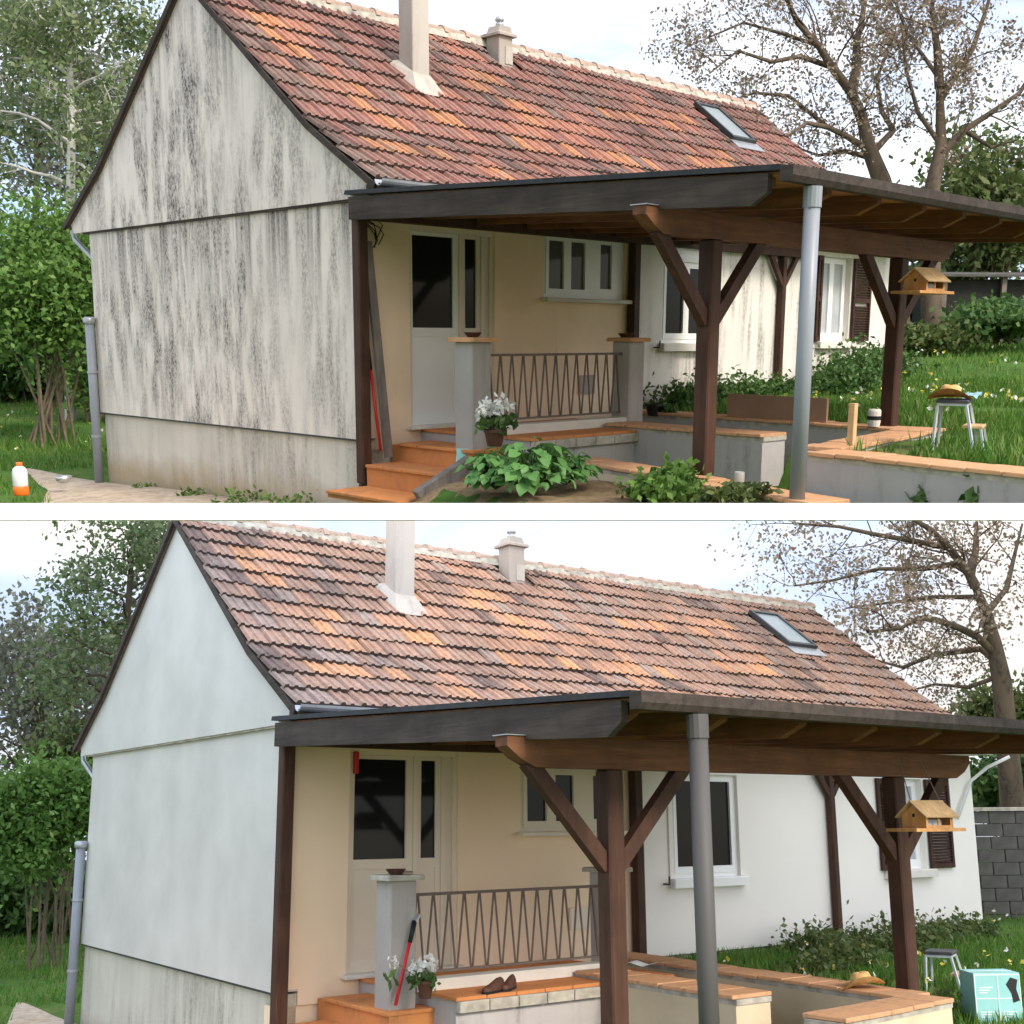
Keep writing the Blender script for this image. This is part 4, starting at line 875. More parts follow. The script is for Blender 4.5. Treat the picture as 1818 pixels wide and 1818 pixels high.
p = U.at(1765, 375, 29); clump(U, 'bush', 'tall pale green bush beside the dark garden shed', 'bush', p, (2.4, 2.0, 2.2), 11000, 0.12, MT['bush_leaf'], 8, ground_at(U, 1765, 29, zU), seed=12, lump=34, shell=0.25)
p = U.at(1620, 560, 30); clump(U, 'hedge', 'dark undergrowth behind the old trees and the bird feeder', 'hedge', p, (2.6, 2.2, 1.5), 7000, 0.13, MT['ivy_leaf'], 6, ground_at(U, 1620, 30, zU), seed=13, lump=30, shell=0.2)
p = U.at(1790, 570, 22.5); clump(U, 'bush', 'low dark bush in front of the garden shed', 'bush', p, (1.5, 1.2, 0.42), 4500, 0.09, MT['ivy_leaf'], 6, None, seed=14, lump=22, shell=0.2)
p = U.at(1650, 600, 22); clump(U, 'bush', 'low weeds around the foot of the old tree', 'bush', p, (1.3, 1.0, 0.30), 3500, 0.08, MT['bush_leaf'], 6, None, seed=15, lump=18, shell=0.2)
def shed(P, px, d, py0, py1, label, wmat):
    p = P.at(px, py0, d); q = P.at(px, py1, d); zt, z0 = p[2], q[2]
    T = Thing(P, 'shed', label, 'shed', (p[0], p[1], z0 - 0.6), math.atan2(P.rt[1], P.rt[0]))
    T.part('shed_wall', MB().box(-0.9, 3.2, 0, 1.6, -0.1, zt - z0 + 0.55), wmat, rel=True)
    T.part('shed_roof', MB().prism([(-0.25, zt - z0 + 0.60), (1.8, zt - z0 + 0.75), (1.8, zt - z0 + 0.80), (-0.25, zt - z0 + 0.65)], 0, -1.1, 3.4), MT['block_wall'], rel=True)
    for k in range(3): T.part('shed_post', MB().box(-0.85 + k * 1.3, -0.75 + k * 1.3, -0.14, -0.03, -0.1, zt - z0 + 0.6), MT['old_wood'], rel=True)
shed(U, 1740, 26, 492, 575, 'low dark open shed behind the lawn and the step stool', MT['shed_dark'])
# --- lower plot, left
g = ground_at(B, 215, 25, zB)
crown_tree(B, 'tall airy tree rising beside the clean white gable', [tuple(g)] + pl(B, [(205, 1400), (212, 1250), (225, 1120), (232, 1010), (240, 930)], 25), 0.13, 30, MT['bark'], MT['birch_leaf'], 9000, 0.08, 0.18, 31, lln=1.55, drop=0.18, kids=(3, 4))
for px, d, top, sd, lab in ((60, 29, 1165, 32, 'sparse grey green tree left of the tall airy tree'), (120, 31, 1190, 33, 'sparse grey tree behind the dense shrub of the lower garden')):
    g = ground_at(B, px, d, zB)
    crown_tree(B, lab, [tuple(g)] + pl(B, [(px, 1430), (px + 6, (top + 1430) / 2), (px - 4, top)], d), 0.10, 22, MT['bark'], MT['grey_leaf'], 5200, 0.11, 0.26, sd, lln=1.9, kids=(2, 4))
p = B.at(75, 1440, 22); clump(B, 'shrub', 'dense dark green shrub beside the clean white gable', 'shrub', p, (1.6, 1.6, 1.05), 22000, 0.075, MT['shrub_leaf'], 12, ground_at(B, 90, 22, zB), seed=34, lump=32, shell=0.3)
p = B.at(140, 1380, 26); clump(B, 'bush', 'yellow green bush between the shrub and the clean white gable', 'bush', p, (1.0, 1.0, 1.3), 5000, 0.10, MT['bush_leaf'], 8, ground_at(B, 140, 26, zB), seed=35, lump=20, shell=0.3)
p = B.at(70, 1590, 28); clump(B, 'hedge', 'dark hedge in shadow at the end of the lower lawn', 'hedge', p, (3.0, 2.4, 0.95), 15000, 0.13, MT['ivy_leaf'], 6, ground_at(B, 70, 28, zB), seed=36, lump=50, shell=0.1)
# --- lower plot, right
d = 21; g = ground_at(B, 1800, d, zB)
limbs = [(pl(B, [(1732, 1042), (1721, 1020), (1685, 973, -.4), (1652, 940, -.7), (1610, 915, -1)], d), 0.11), (pl(B, [(1721, 1020), (1732, 979, .4), (1734, 926, .6)], d), 0.10),
         (pl(B, [(1762, 1157), (1735, 1130, -.3), (1699, 1113, -.6), (1660, 1100, -.9), (1630, 1097, -1.2), (1600, 1115, -1.5), (1540, 1122, -2)], d), 0.08),
         (pl(B, [(1775, 1180), (1740, 1152, .4), (1657, 1163, .7), (1602, 1185, 1.0), (1555, 1172, 1.4)], d), 0.07), (pl(B, [(1751, 1089), (1787, 1045, .4), (1800, 990, .7), (1815, 930, 1)], d), 0.07),
         (pl(B, [(1685, 973), (1620, 960, -.5), (1560, 950, -.9), (1490, 935, -1.2), (1420, 930, -1.5)], d), 0.06), (pl(B, [(1700, 1000), (1640, 1010, .4), (1560, 1010, .7), (1480, 1030, 1), (1410, 1040, 1.2)], d), 0.055),
         (pl(B, [(1740, 1060), (1660, 1060, .5), (1580, 1070, .9), (1500, 1080, 1.2)], d), 0.05), (pl(B, [(1775, 1200), (1720, 1220, .3), (1660, 1215, .6), (1600, 1230, 1)], d), 0.05)]
crown_tree(B, 'old spreading tree with bronze young leaves beyond the clean roof end', [tuple(g)] + pl(B, [(1795, 1400), (1779, 1212), (1765, 1144), (1751, 1089), (1732, 1042)], d), 0.24, limbs, MT['bark'], MT['bud_leaf'], 9000, 0.048, 0.12, 41, 'old_tree', lev=2, kids=(2, 3), lln=1.05, lspr=0.6)
p = B.at(1775, 1275, 25); clump(B, 'bush', 'olive bush behind the far roof corner of the clean house', 'bush', p, (0.9, 1.0, 1.0), 4000, 0.09, MT['bush_leaf'], 8, ground_at(B, 1775, 25, zB), seed=42, lump=20, shell=0.3)
p = B.at(1790, 1395, 23); clump(B, 'hedge', 'dark bush above the grey block wall', 'bush', p, (1.2, 1.2, 0.7), 4500, 0.10, MT['ivy_leaf'], 6, ground_at(B, 1790, 23, zB), seed=43, lump=22, shell=0.2)
def block_wall(P, label):
    a = P.at(1738, 1425, 20.0); b0 = P.at(1738, 1520, 20.0); rz = math.atan2(P.rt[1], P.rt[0])
    zg_ = zB(a[0], a[1]) - 0.15
    T = Thing(P, 'block_wall', label, 'wall', (a[0], a[1], zg_), rz)
    h = a[2] - zg_; bh = 0.21; rows = int(h / bh)
    me = MB().bbox(0.004, 0.44, 0, 0.2, 0.004, bh - 0.006, 0.008).mesh('block'); me.materials.append(MT['block_wall'])
    for r in range(rows):
        for k in range(7):
            o = bpy.data.objects.new('block', me); col.objects.link(o); o.parent = T.e; o.location = (-0.3 + k * 0.447 + (0.22 if r % 2 else 0), P.rng.uniform(-.006, .006), r * bh)
    T.part('coping', MB().bbox(-0.4, 3.3, -0.04, 0.25, rows * bh, rows * bh + 0.06, 0.01), MT['mortar'], rel=True)
block_wall(B, 'low grey concrete block wall beyond the end of the clean house')

# --- grass
def grass(P, name, zf, cells, label, hgt=(0.05, 0.14), seed=0):
    rs = np.random.default_rng(seed); out = []
    for (x0, x1, y0, y1, n) in cells:
        xs = rs.uniform(x0, x1, n); ys = rs.uniform(y0, y1, n)
        k = rs.integers(0, max(4, n // 60), n); 
        for x, y in zip(xs, ys):
            if P.key == 'U' and (-0.1 < x < L and -0.1 < y < W): continue
            if P.key == 'B' and (-0.1 < x < L and -0.1 < y < W): continue
            if 0.3 < x < 3.95 and -4.7 < y < 0: continue
            if 0.3 < x < 4.05 and -5.1 < y < -4.3: continue
            if x < 0 and y > -1 and y < 8.6 and x > -3.0 * (8.6 - y) / 8.4: continue
            if math.sin(x * 1.1 + y * 0.7) * math.sin(y * 1.3 - x * 0.4) > 0.75: continue
            z = zf(x, y); 
            if P.key == 'U' and x < 3.9 and P.ztop(x, y, 896) > z: continue
            h = rs.uniform(*hgt) * (1 + 0.7 * max(0, math.sin(x * 0.9) * math.cos(y * 1.1))); a = rs.uniform(0, 6.28); w_ = 0.006 + 0.05 * h
            lx, ly = rs.normal(0, 0.35, 2) * h
            c, s_ = math.cos(a) * w_, math.sin(a) * w_
            out.append(((x - c, y - s_, z - 0.02), (x + c, y + s_, z - 0.02), (x + lx, y + ly, z + h)))
    me = quads_mesh(name, np.array(out), 3); o = mkobj(name, me, MT['grass']); o.matrix_world = P.M
    tagit(o, label, 'grass', kind='stuff'); return o
grass(U, 'grass', zU, [(-4, 3, 8, 16, 14000), (-4, 12, 14, 30, 16000), (-6, -0.5, 2, 9, 7000), (4, 10, -5.5, 0, 22000), (9, 22, -6, 6, 24000), (1.3, 4, -8, -5.1, 5000)], 'fresh green lawn grass around the black streaked house', seed=1)
grass(B, 'grass', zB, [(-4, 6, 8, 18, 18000), (-4, 14, 16, 30, 14000), (-5, -0.5, 4, 9, 5000), (4.1, 10, -5, 0, 22000), (9, 22, -4, 8, 20000), (1.3, 4.2, -7, -5, 4000)], 'fresh green lawn grass around the freshly painted house', seed=2)
def flowers(P, zf, boxes, label, seed):
    rs = np.random.default_rng(seed); C = []
    for x0, x1, y0, y1, n in boxes:
        for _ in range(n):
            x, y = rs.uniform(x0, x1), rs.uniform(y0, y1); z = zf(x, y) + rs.uniform(0.10, 0.2); C += [(x, y, z)] * 3
    o = mkobj('wild_flowers', quads_mesh('wild_flowers', leaves(np.array(C), 0.012, 0.035, rs)), MT['yellow_flower']); o.matrix_world = P.M
    tagit(o, label, 'flowers', kind='stuff')
flowers(U, zU, [(4.5, 9, -5, -1, 90), (9, 16, -5, 3, 120), (-2, 6, 10, 22, 60)], 'tiny yellow and white wild flowers in the lawn of the streaked house', 3)
flowers(B, zB, [(4.5, 9, -4, -1, 40), (9, 16, -4, 3, 60), (-1, 8, 12, 24, 60)], 'tiny yellow and white wild flowers in the lawn of the clean house', 4)

# --- plants close to the houses
def rosette(P, label, c, r, n, ls, seed, name='leafy_plant'):
    rg = random.Random(seed); T = Thing(P, name, label, 'plant', tuple(c)); ll = []
    st = MB()
    for k in range(n):
        a = rg.uniform(0, 6.28); el = rg.uniform(0.15, 1.25); q = r * rg.uniform(0.45, 1.0)
        e = Vector((math.cos(a) * math.cos(el) * q, math.sin(a) * math.cos(el) * q, math.sin(el) * q * 0.95 + 0.05))
        st.tube([(0, 0, 0), e * 0.55 + Vector((0, 0, 0.03)), e], [0.008, 0.006, 0.004], 4, cap=False)
        d = Vector((math.cos(a), math.sin(a), rg.uniform(-0.7, 0.15))).normalized(); s = d.cross(Vector((0, 0, 1))).normalized(); u_ = s.cross(d)
        ln = ls * rg.uniform(0.7, 1.25); wd = ln * 0.42; vs = []; prof = [(0, 0.12), (0.2, 0.75), (0.45, 1.0), (0.72, 0.72), (0.9, 0.3), (1, 0.0)]
        tw = rg.uniform(-.5, .5); s2 = s * math.cos(tw) + u_ * math.sin(tw); u2 = u_ * math.cos(tw) - s * math.sin(tw)
        for t, w_ in prof:
            m = e + d * ln * t + u2 * (-(t ** 2) * ln * 0.35); wv = 0.05 * math.sin(t * 9 + k)
            vs += [m - s2 * wd * w_ + u2 * (ln * 0.10 * w_ + ln * wv), m, m + s2 * wd * w_ + u2 * (ln * 0.10 * w_ - ln * wv)]
        fs = []
        for i in range(5): fs += [(i * 3, i * 3 + 1, i * 3 + 4, i * 3 + 3), (i * 3 + 1, i * 3 + 2, i * 3 + 5, i * 3 + 4)]
        ll.append((vs, fs))
    T.part('stem', st, MT['ivy_leaf'], rel=True, fix=False)
    for vs, fs in ll: T.part('leaf', MB().add(vs, fs), MT['hosta_leaf'], rel=True, smooth=True, fix=False)
def z_on(P, px, py, z): return P.on(px, py, 2, z)
zz = 0.40
for px, py, r, n, ls, sd, lb in ((880, 868, 0.34, 130, 0.11, 1, 'leafy green plant beside the step cheek of the streaked house'), (940, 872, 0.46, 190, 0.12, 4, 'big leafy green plant in the bed before the landing'), (1005, 860, 0.30, 100, 0.10, 2, 'leafy green plant between the big leafy plant and the post wall')):
    c = z_on(U, px, py, 0.50); rosette(U, lb, c, r, n, ls, sd)
c = z_on(B, 790, 1812, 0.46); rosette(B, 'leafy green plant in front of the landing of the clean house', c, 0.36, 120, 0.115, 3)
c = z_on(U, 1195, 884, 0.50); clump(U, 'ground_cover', 'low bright green plant under the near canopy post of the streaked house', 'plant', c + np.array([0, 0, 0.08]), (0.48, 0.30, 0.17), 2600, 0.055, MT['shrub_leaf'], 6, c, seed=51, lump=18, shell=0.2)
c = z_on(U, 1300, 888, 0.58); clump(U, 'ground_cover', 'weeds at the foot of the post wall near the grey downpipe', 'plant', c + np.array([0, 0, 0.03]), (0.32, 0.22, 0.10), 900, 0.05, MT['bush_leaf'], 5, c, seed=52, lump=12, shell=0.2)
def weeds(P, name, label, pts, zf, r, n, seed, m='ivy_leaf', ls=0.07):
    rs = np.random.default_rng(seed); C = []
    for (x, y, s) in pts:
        k = int(n * s); C.append(np.stack([rs.normal(x, r * s, k), rs.normal(y, r * s * .6, k), zf(x, y) + np.abs(rs.normal(0, 0.16 * s, k))], 1))
    o = mkobj(name, quads_mesh(name, leaves(np.concatenate(C), 0.02, ls, rs)), MT[m]); o.matrix_world = P.M; tagit(o, label, 'weeds', kind='stuff')
weeds(U, 'weeds', 'dark weeds growing along the white wall of the streaked house', [(8.6, -0.9, 1.3), (9.3, -0.7, 1.4), (9.9, -0.6, 1.2), (10.6, -0.5, 1), (7.4, -0.5, .7), (5.1, -0.5, .8), (5.9, -.4, .9), (6.6, -.4, .8)], zU, 0.32, 1700, 61, 'ivy_leaf', 0.05)
weeds(B, 'weeds', 'weeds growing along the white wall of the clean house', [(6.9, -0.6, .8), (7.6, -0.5, .9), (8.5, -0.7, 1.1), (9.2, -0.5, .9), (9.9, -0.4, .8), (10.7, -0.3, .7), (5.3, -2.0, .7), (4.6, -3.9, .5), (6.2, -1.6, .8)], zB, 0.30, 1100, 62, 'bush_leaf', 0.05)
weeds(U, 'weeds', 'grass tufts along the foot of the black streaked gable', [(-0.15, 4.6, .2), (-0.2, 3.2, .22), (-0.25, 1.9, .4), (-0.25, 0.9, .45)], zU, 0.4, 260, 63, 'shrub_leaf', 0.045)
weeds(U, 'weeds', 'thin weeds against the cracked grey wall', [(0.75, -6.1, .35), (0.7, -6.5, .4)], lambda x, y: U.ztop(x, y, 890), 0.22, 200, 64)

# ------------------------------------------------------------------ small things
def flowerpot(P, label, px, py, z, h):
    c = z_on(P, px, py, z); T = Thing(P, 'potted_flower', label, 'potted plant', tuple(c))
    T.part('pot', MB().lathe((0, 0, 0), [(0.07, 0), (0.095, 0.13), (0.105, 0.13), (0.105, 0.16), (0.09, 0.16), (0.085, 0.13)], 16), MT['shoe'], rel=True)
    rs = np.random.default_rng(int(px)); st = MB(); H = []
    for k in range(9):
        e = Vector((rs.normal(0, 0.09), rs.normal(0, 0.09), h * rs.uniform(0.7, 1.0))); st.tube([(0, 0, 0.14), e * 0.6 + Vector((0, 0, .05)), e], [0.006, 0.005, 0.003], 4, cap=False); H.append(tuple(e))
    T.part('stem', st, MT['stem'], rel=True, fix=False)
    H = np.array(H); T.part('blossom', quads_mesh('blossom', leaves(np.repeat(H, 18, 0), 0.032, 0.04, rs)), MT['petal'], rel=True)
    T.part('leaves', quads_mesh('leaves', leaves(np.repeat(H * np.array([1.1, 1.1, 0.62]), 10, 0), 0.04, 0.06, rs)), MT['ivy_leaf'], rel=True)
    if P.key == 'B': T.e.scale = (0.72, 0.72, 0.9)
flowerpot(U, 'white flowering pot plant by the step pillar of the streaked house', 878, 792, 0.825, 0.42)
flowerpot(B, 'white flowering pot plant by the step pillar of the clean house', 755, 1772, 0.825, 0.36)

def feeder(P, px, py):
    u = P.key == 'U'; c = P.on(px, py, 1, -4.62); x, y, z = c
    T = Thing(P, 'bird_feeder', 'pine bird feeder house hanging under the canopy of the %s house' % ('black streaked' if u else 'freshly painted'), 'bird feeder', (x, y, z), R(-8))
    T.part('tray', MB().bbox(-0.40, 0.34, -0.22, 0.22, 0, 0.035, 0.006), MT['ply'], rel=True)
    gp = [(-0.17, 0.036), (0.17, 0.036), (0.17, 0.17), (0.0, 0.30), (-0.17, 0.17)]
    T.part('gable_board', MB().prism(gp, 0, -0.20, -0.185), MT['ply'], rel=True); T.part('gable_board', MB().prism(gp, 0, 0.185, 0.20), MT['ply'], rel=True)
    for s in (-1, 1):
        T.part('roof_board', MB().bar((-0.25, s * 0.105, 0.237), (0.25, s * 0.105, 0.237), 0.29, 0.014, side=(0, s * 0.17, -0.13)), MT['pine'], rel=True)
        w_ = MB(); w_.box(-0.185, 0.185, s * 0.16 - .006, s * 0.16 + .006, 0.036, 0.065); w_.box(-0.185, 0.185, s * 0.16 - .006, s * 0.16 + .006, 0.15, 0.17)
        for xx in (-0.185, -0.02, 0.165): w_.box(xx, xx + 0.02, s * 0.16 - .006, s * 0.16 + .006, 0.065, 0.15)
        T.part('side_frame', w_, MT['ply'], rel=True)
    T.part('perch_hole', MB().lathe((0, 0, 0), [(0.02, 0), (0.02, 0.004)], 12), MT['black_plastic'], rel=True).matrix_local = Matrix.Translation((-0.2005, 0, 0.17)) @ Matrix.Rotation(R(-90), 4, 'Y')
    T.part('seed_box', MB().bbox(-0.12, 0.12, -0.09, 0.09, 0.036, 0.13, 0.01), MT['net'], rel=True)
    for s in (-1, 1): T.part('cord', MB().tube([(s * 0.22, 0, 0.30), (s * 0.16, 0.2, (2.80 - z) / 0.76)], 0.006, 5), MT['iron'], rel=True)
    T.e.scale = (0.76, 0.76, 0.76)
feeder(U, 1640, 522); feeder(B, 1648, 1476)

def stool(P, px, py, z, label, rz, h=0.46):
    c = z_on(P, px, py, z); T = Thing(P, 'step_stool', label, 'stool', tuple(c), rz)
    T.part('seat', MB().bbox(-0.20, 0.20, -0.17, 0.17, h - 0.03, h, 0.01), MT['stool_top'], rel=True)
    T.part('seat_frame', MB().box(-0.185, 0.185, -0.155, 0.155, h - 0.055, h - 0.031), MT['stool_paint'], rel=True)
    for sx in (-1, 1):
        for sy in (-1, 1): T.part('leg', MB().bar((sx * 0.18, sy * 0.15, h - 0.056), (sx * 0.215, sy * (0.17 if sy > 0 else 0.26), 0), 0.026, 0.026), MT['stool_paint'], rel=True)
    T.part('step', MB().bbox(-0.185, 0.185, -0.33, -0.12, 0.21, 0.235, 0.006), MT['pine'], rel=True)
    for sx in (-1, 1): T.part('step_leg', MB().bar((sx * 0.17, -0.31, 0.21), (sx * 0.18, -0.36, 0), 0.022, 0.022), MT['stool_paint'], rel=True)
    T.e.scale = (0.8, 0.8, 0.97)
    return c
def hat(P, loc, label, m1, m2, tilt=(0, 0), rz=0):
    T = Thing(P, 'straw_hat', label, 'hat', tuple(loc))
    n = 28; vs = []; prof = [(0.005, 0.125), (0.05, 0.128), (0.085, 0.112), (0.10, 0.07), (0.105, 0.02), (0.115, 0.012), (0.15, 0.01), (0.20, 0.022), (0.215, 0.03)]
    for r_, z_ in prof:
        for j in range(n):
            t = 2 * math.pi * j / n; el = 1 + 0.12 * math.cos(2 * t); curl = 0.045 * max(0, (r_ - 0.115) / 0.1) * (math.cos(t * 2 + 0.4)) - 0.02 * (r_ < 0.06) * math.cos(t) ** 2
            vs.append((r_ * math.cos(t) * el, r_ * math.sin(t), z_ + curl + 0.012))
    fs = [(i * n + j, i * n + (j + 1) % n, (i + 1) * n + (j + 1) % n, (i + 1) * n + j) for i in range(len(prof) - 1) for j in range(n)] + [tuple(range(n))]
    mi = [0 if i < 2 else 1 if i < 4 else 0 for i in range(len(prof) - 1) for j in range(n)] + [0]
    a = MB().add(vs[:6 * n], [f for f in fs[:5 * n]] + [fs[-1]]); b = MB().add(vs[4 * n:], [tuple(i for i in f) for f in [(i * n + j, i * n + (j + 1) % n, (i + 1) * n + (j + 1) % n, (i + 1) * n + j) for i in range(4) for j in range(n)]])
    co = T.part('crown', a, m1, rel=True, smooth=True, fix=False); bo = T.part('brim', b, m2, rel=True, smooth=True, fix=False)
    T.part('band', MB().lathe((0, 0, 0), [(0.108, 0.03), (0.108, 0.055), (0.104, 0.06)], 28, close=False), MT['shoe'], rel=True, smooth=True)
    T.e.matrix_world = P.M @ Matrix.Translation(Vector(loc)) @ Matrix.Rotation(rz, 4, 'Z') @ Matrix.Rotation(tilt[0], 4, 'X') @ Matrix.Rotation(tilt[1], 4, 'Y') @ Matrix.Scale(0.9, 4)
c = stool(U, 1688, 798, 0.88, 'pale grey step stool with dark top carrying a straw hat', R(18))
hat(U, (c[0] - 0.05, c[1] + 0.02, c[2] + 0.448), 'brown straw hat lying on the dark topped step stool', MT['straw'], MT['straw_brown'], (0, R(6)), R(30))
cl = MB(); rs = np.random.default_rng(3); vs = []
for i in range(9):
    for j in range(9): vs.append((0.0 + i * 0.02, -0.09 + j * 0.018, 0.004 + 0.03 * abs(math.sin(i * 0.9 + j * 0.5)) + 0.035 * rs.random() * (2 < i < 8)))
cl.add(vs, [(i * 9 + j, i * 9 + j + 1, (i + 1) * 9 + j + 1, (i + 1) * 9 + j) for i in range(8) for j in range(8)])
single(U, 'cloth', 'crumpled pale blue cloth beside the hat on the step stool', 'cloth', cl, MT['blue_cloth'], (c[0] + 0.02, c[1] - 0.10, c[2] + 0.448), smooth=True)
c2 = stool(B, 1676, 1768, 0.60, 'pale grey step stool standing empty by the turquoise carton', R(25), 0.44)
h2 = z_on(B, 1532, 1752, 0.892); hat(B, tuple(h2), 'straw hat lying on the orange coping by the far canopy post', MT['straw'], MT['straw'], (R(-8), R(10)), R(60))

# upper plot: leaning planks and tool by the corner post
def leaning(P, name, label, cat, b, t, w_, th, m, group=None):
    mb = MB().bar((0, 0, 0), Vector(t) - Vector(b), w_, th, side=(1, 0, 0)); return single(P, name, label, cat, mb, m, tuple(b), group=group)
b = U.on(690, 812, 1, -0.22); t = U.on(652, 428, 1, -0.06)
leaning(U, 'plank', 'long grey weathered plank leaning on the wall beside the corner post', 'plank', tuple(b), t, 0.10, 0.035, MT['old_wood'])
def longtool(P, label, b, t):
    T = Thing(P, 'lopper', label, 'garden tool', tuple(b)); v = Vector(t) - Vector(b)
    T.part('handle', MB().tube([(0, 0, 0.0), v * 0.72], 0.016, 8), MT['red_metal'], rel=True, smooth=True)
    T.part('grip', MB().tube([v * 0.72, v * 0.98], [0.020, 0.024], 8), MT['black_plastic'], rel=True, smooth=True)
    T.part('head', MB().bar(v * 0.97, v * 1.06 + Vector((0.03, 0, 0.0)), 0.05, 0.02), MT['steel'], rel=True)
b = U.on(676, 800, 1, -0.20); longtool(U, 'red handled long garden tool leaning beside the grey plank', tuple(b), tuple(U.on(651, 600, 1, -0.06)))
b = (0.52, -1.40, 0.72); t = B.on(738, 1630, 1, -1.30)
b = B.on(702, 1785, 1, -1.42); longtool(B, 'red and black garden tool leaning on the step pillar of the clean house', tuple(b), tuple(B.on(737, 1632, 1, -1.31)))
cb = MB()
for k in range(5):
    rg = random.Random(k); p0 = Vector(U.on(652, 388 + 3 * k, 1, -0.03)); p1 = Vector(U.on(672 + rg.uniform(-8, 10), 400 + 8 * k, 1, -0.05)); p2 = Vector(U.on(655 + rg.uniform(0, 18), 425 + 5 * k, 1, -0.04))
    cb.tube([p0, p0.lerp(p1, .6) + Vector((0, -.03, .02)), p1, p2], 0.006, 5)
single(U, 'cable', 'tangle of loose black cable under the canopy by the corner post', 'cable', cb, MT['black_plastic'])
# bottle, bowl
c = z_on(U, 38, 879, -0.10); T = Thing(U, 'canister', 'white plastic canister with orange base at the edge of the path', 'canister', tuple(c))
T.part('body', MB().lathe((0, 0, 0), [(0.085, 0.11), (0.09, 0.12), (0.09, 0.28), (0.075, 0.33), (0.035, 0.36)], 16), MT['white_plastic'], rel=True, smooth=True)
T.part('base', MB().lathe((0, 0, 0), [(0.085, 0), (0.093, 0.01), (0.093, 0.10), (0.086, 0.11)], 16), MT['orange_plastic'], rel=True, smooth=True)
T.part('cap', MB().lathe((0, 0, 0), [(0.036, 0.36), (0.038, 0.37), (0.038, 0.40), (0.03, 0.405)], 14), MT['orange_plastic'], rel=True, smooth=True)
c = z_on(U, 113, 857, -0.09); single(U, 'bowl', 'small metal bowl on the sandy path beside the gable', 'bowl', MB().lathe((0, 0, 0), [(0.05, 0), (0.09, 0.03), (0.11, 0.09), (0.105, 0.09), (0.085, 0.035), (0.04, 0.012)], 18), MT['steel'], tuple(c), smooth=True)
# pouch on the step
c = z_on(U, 832, 832, 0.50); T = Thing(U, 'bag', 'turquoise and white bag standing beside the step pillar', 'bag', (c[0], c[1], 0.40), R(-40))
T.part('bag_body', MB().add([(-.12, -.05, 0), (.12, -.05, 0), (.12, .05, 0), (-.12, .05, 0), (-.13, -.06, .17), (.13, -.06, .17), (.13, .06, .17), (-.13, .06, .17), (-.12, -.01, .30), (.12, -.01, .29), (.12, .01, .29), (-.12, .01, .30)],
       [(3, 2, 1, 0), (0, 1, 5, 4), (1, 2, 6, 5), (2, 3, 7, 6), (3, 0, 4, 7), (4, 5, 9, 8), (5, 6, 10, 9), (6, 7, 11, 10), (7, 4, 8, 11), (8, 9, 10, 11)]), MT['paper_white'], rel=True)
T.part('bag_top', MB().add([(-.125, -.066, .18), (.125, -.066, .18), (.125, .066, .18), (-.125, .066, .18), (-.125, -.014, .31), (.125, -.014, .30), (.125, .014, .30), (-.125, .014, .31)],
       [(0, 1, 5, 4), (1, 2, 6, 5), (2, 3, 7, 6), (3, 0, 4, 7), (4, 5, 6, 7)]), MT['turquoise'], rel=True)
# things on the garden walls of the upper plot
c = z_on(U, 1160, 738, 0.885); single(U, 'pot', 'black plastic pot on the coping beside the far pillar', 'pot', MB().lathe((0, 0, 0), [(0.07, 0), (0.10, 0.12), (0.112, 0.12), (0.112, 0.145), (0.095, 0.145), (0.08, 0.03)], 16), MT['black_plastic'], tuple(c))
clump(U, 'seedling', 'small green seedling beside the black pot on the coping', 'plant', c + np.array([0.10, -0.16, 0.07]), (0.10, 0.10, 0.07), 160, 0.045, MT['ivy_leaf'], 3, (c[0] + .1, c[1] - .16, 0.885), seed=71, lump=5)
a = z_on(U, 1292, 738, 0.935); b = z_on(U, 1468, 750, 0.935); mb = MB().bar((0, 0, 0.13), Vector((b[0] - a[0], b[1] - a[1], 0.13)), 0.035, 0.26)
single(U, 'board', 'brown board standing on edge on the garden wall coping', 'board', mb, MT['brown_board'], (a[0], a[1], 0.935))
c = z_on(U, 1511, 790, 0.938); single(U, 'stake', 'short pale wooden stake standing on the crossing wall', 'stake', MB().bbox(-0.03, 0.03, -0.03, 0.03, 0, 0.36, 0.004), MT['pine'], tuple(c))
c = z_on(U, 1551, 757, 0.935); T = Thing(U, 'jar', 'small striped clay jar on the coping behind the wooden stake', 'jar', tuple(c))
T.part('jar_body', MB().lathe((0, 0, 0), [(0.06, 0), (0.068, 0.05), (0.07, 0.16), (0.06, 0.18)], 14), MT['sill'], rel=True); T.part('jar_stripe', MB().lathe((0, 0, 0), [(0.071, 0.07), (0.072, 0.07), (0.072, 0.11), (0.071, 0.11)], 14), MT['black_plastic'], rel=True)
c = z_on(U, 1312, 858, 0.625); single(U, 'glass', 'small glass jar on the post wall coping', 'glass jar', MB().lathe((0, 0, 0), [(0.04, 0), (0.045, 0.02), (0.045, 0.09), (0.04, 0.10), (0.036, 0.09), (0.036, 0.02)], 14), MT['jar'], tuple(c), smooth=True)
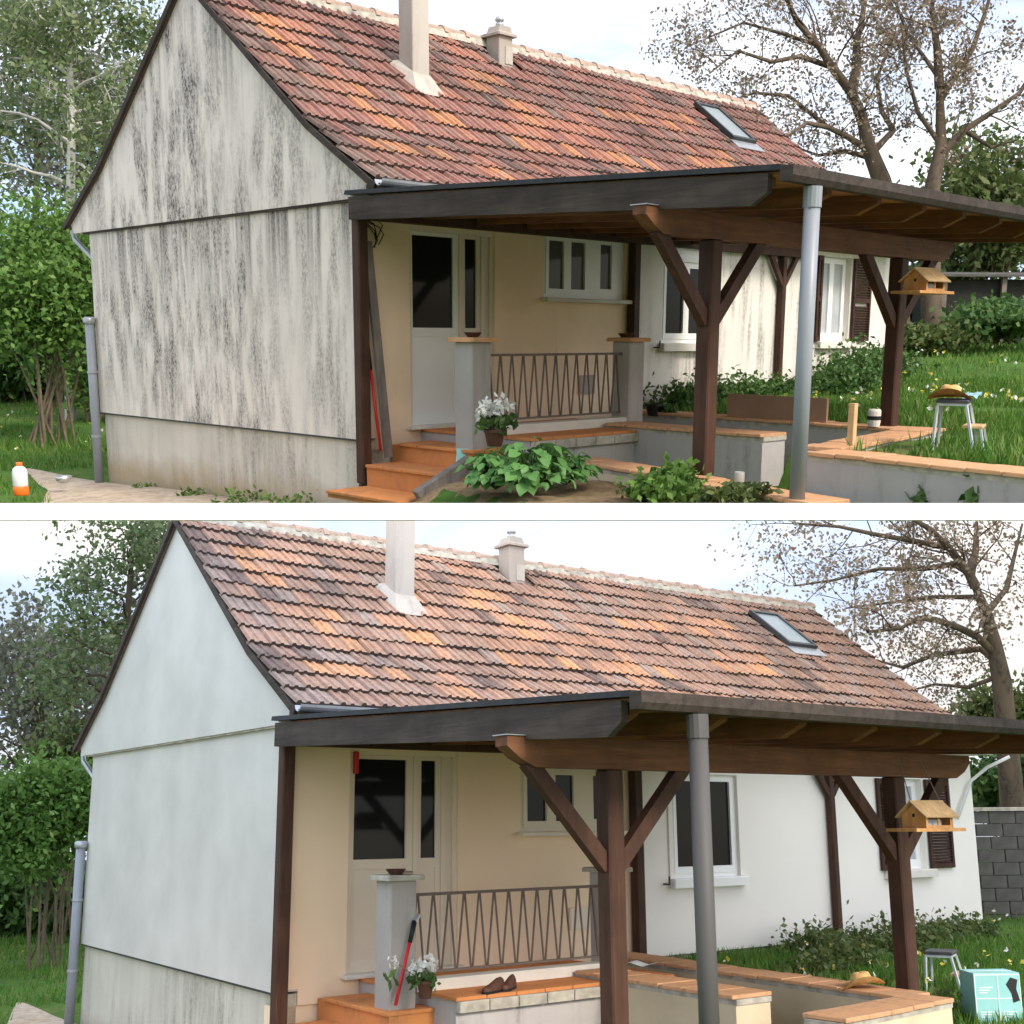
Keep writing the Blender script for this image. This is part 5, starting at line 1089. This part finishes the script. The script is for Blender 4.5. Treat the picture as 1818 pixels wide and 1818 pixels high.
# lower plot: shoes, paper, carton
def shoe(P, c, rz, label):
    T = Thing(P, 'shoe', label, 'shoe', tuple(c), rz, group='pair of brown shoes on the landing')
    T.part('sole', MB().prism([(-.14, -.035), (-.10, -.045), (.08, -.045), (.14, -.03), (.15, 0), (.13, .035), (.05, .045), (-.10, .04), (-.14, .03)], 2, 0, 0.022), MT['black_plastic'], rel=True)
    vs = []; n = 10
    for x, wd, h in ((-.14, .028, .085), (-.11, .036, .10), (-.05, .036, .095), (0, .038, .085), (.05, .042, .062), (.10, .042, .048), (.14, .028, .036)):
        for k in range(n): t = math.pi * k / (n - 1); vs.append((x, wd * math.cos(t), 0.022 + h * math.sin(t) * (0.9 if x > -.03 else 1)))
    T.part('upper', MB().add(vs, [(i * n + j, i * n + j + 1, (i + 1) * n + j + 1, (i + 1) * n + j) for i in range(6) for j in range(n - 1)] + [tuple(range(n)), tuple(range(6 * n, 7 * n))]), MT['shoe'], rel=True, smooth=True)
c = z_on(B, 876, 1762, 0.825); shoe(B, c, R(200), 'brown leather shoe of the pair on the landing, on the potted flower side'); c = z_on(B, 903, 1757, 0.825); shoe(B, c, R(215), 'brown leather shoe of the pair on the landing, on the canopy post side')
c = z_on(B, 1140, 1715, 0.885); vs = []
for i in range(8):
    for j in range(5): vs.append((-.22 + i * .065, -.11 + j * .055, 0.006 + 0.035 * math.sin(i * .8) ** 2 + (0.05 if i == 7 else 0)))
single(B, 'paper_sheet', 'curled cream sheet lying on the coping beside the far pillar', 'paper', MB().add(vs, [(i * 5 + j, i * 5 + j + 1, (i + 1) * 5 + j + 1, (i + 1) * 5 + j) for i in range(7) for j in range(4)]), MT['paper_white'], tuple(c), R(-60), smooth=True)
c = z_on(B, 1762, 1802, 0.62); T = Thing(B, 'carton', 'turquoise printed carton standing by the empty step stool', 'carton', (c[0], c[1], 0.55), R(-33)); T.e.scale = (0.86, 0.86, 0.95)
T.part('box', MB().bbox(-0.24, 0.24, -0.17, 0.17, 0, 0.46, 0.006), MT['turquoise'], rel=True)
pr = MB()
for zz in (0.02, 0.235, 0.44): pr.box(-0.235, 0.235, -0.1725, -0.171, zz, zz + 0.008)
for xx in (-0.235, 0.0, 0.227): pr.box(xx, xx + 0.008, -0.1735, -0.1715, 0.03, 0.44)
for xx, zz in ((-0.19, 0.33), (-0.19, 0.12), (0.04, 0.12)):
    for k in range(3): pr.box(xx, xx + 0.14 - 0.03 * k, -0.173, -0.171, zz - 0.022 * k, zz - 0.022 * k + 0.008)
T.part('print_lines', pr, MT['paper_white'], rel=True)
T.part('emblem', MB().prism([(0.09, 0.36), (0.14, 0.42), (0.21, 0.40), (0.19, 0.32), (0.22, 0.22), (0.15, 0.20), (0.14, 0.28)], 1, -0.1745, -0.171), MT['dog_black'], rel=True)
T.part('flap', MB().box(-0.236, 0.236, -0.004, 0.004, 0.461, 0.464), MT['paper_white'], rel=True)
c = z_on(B, 1250, 1690, 0.78)
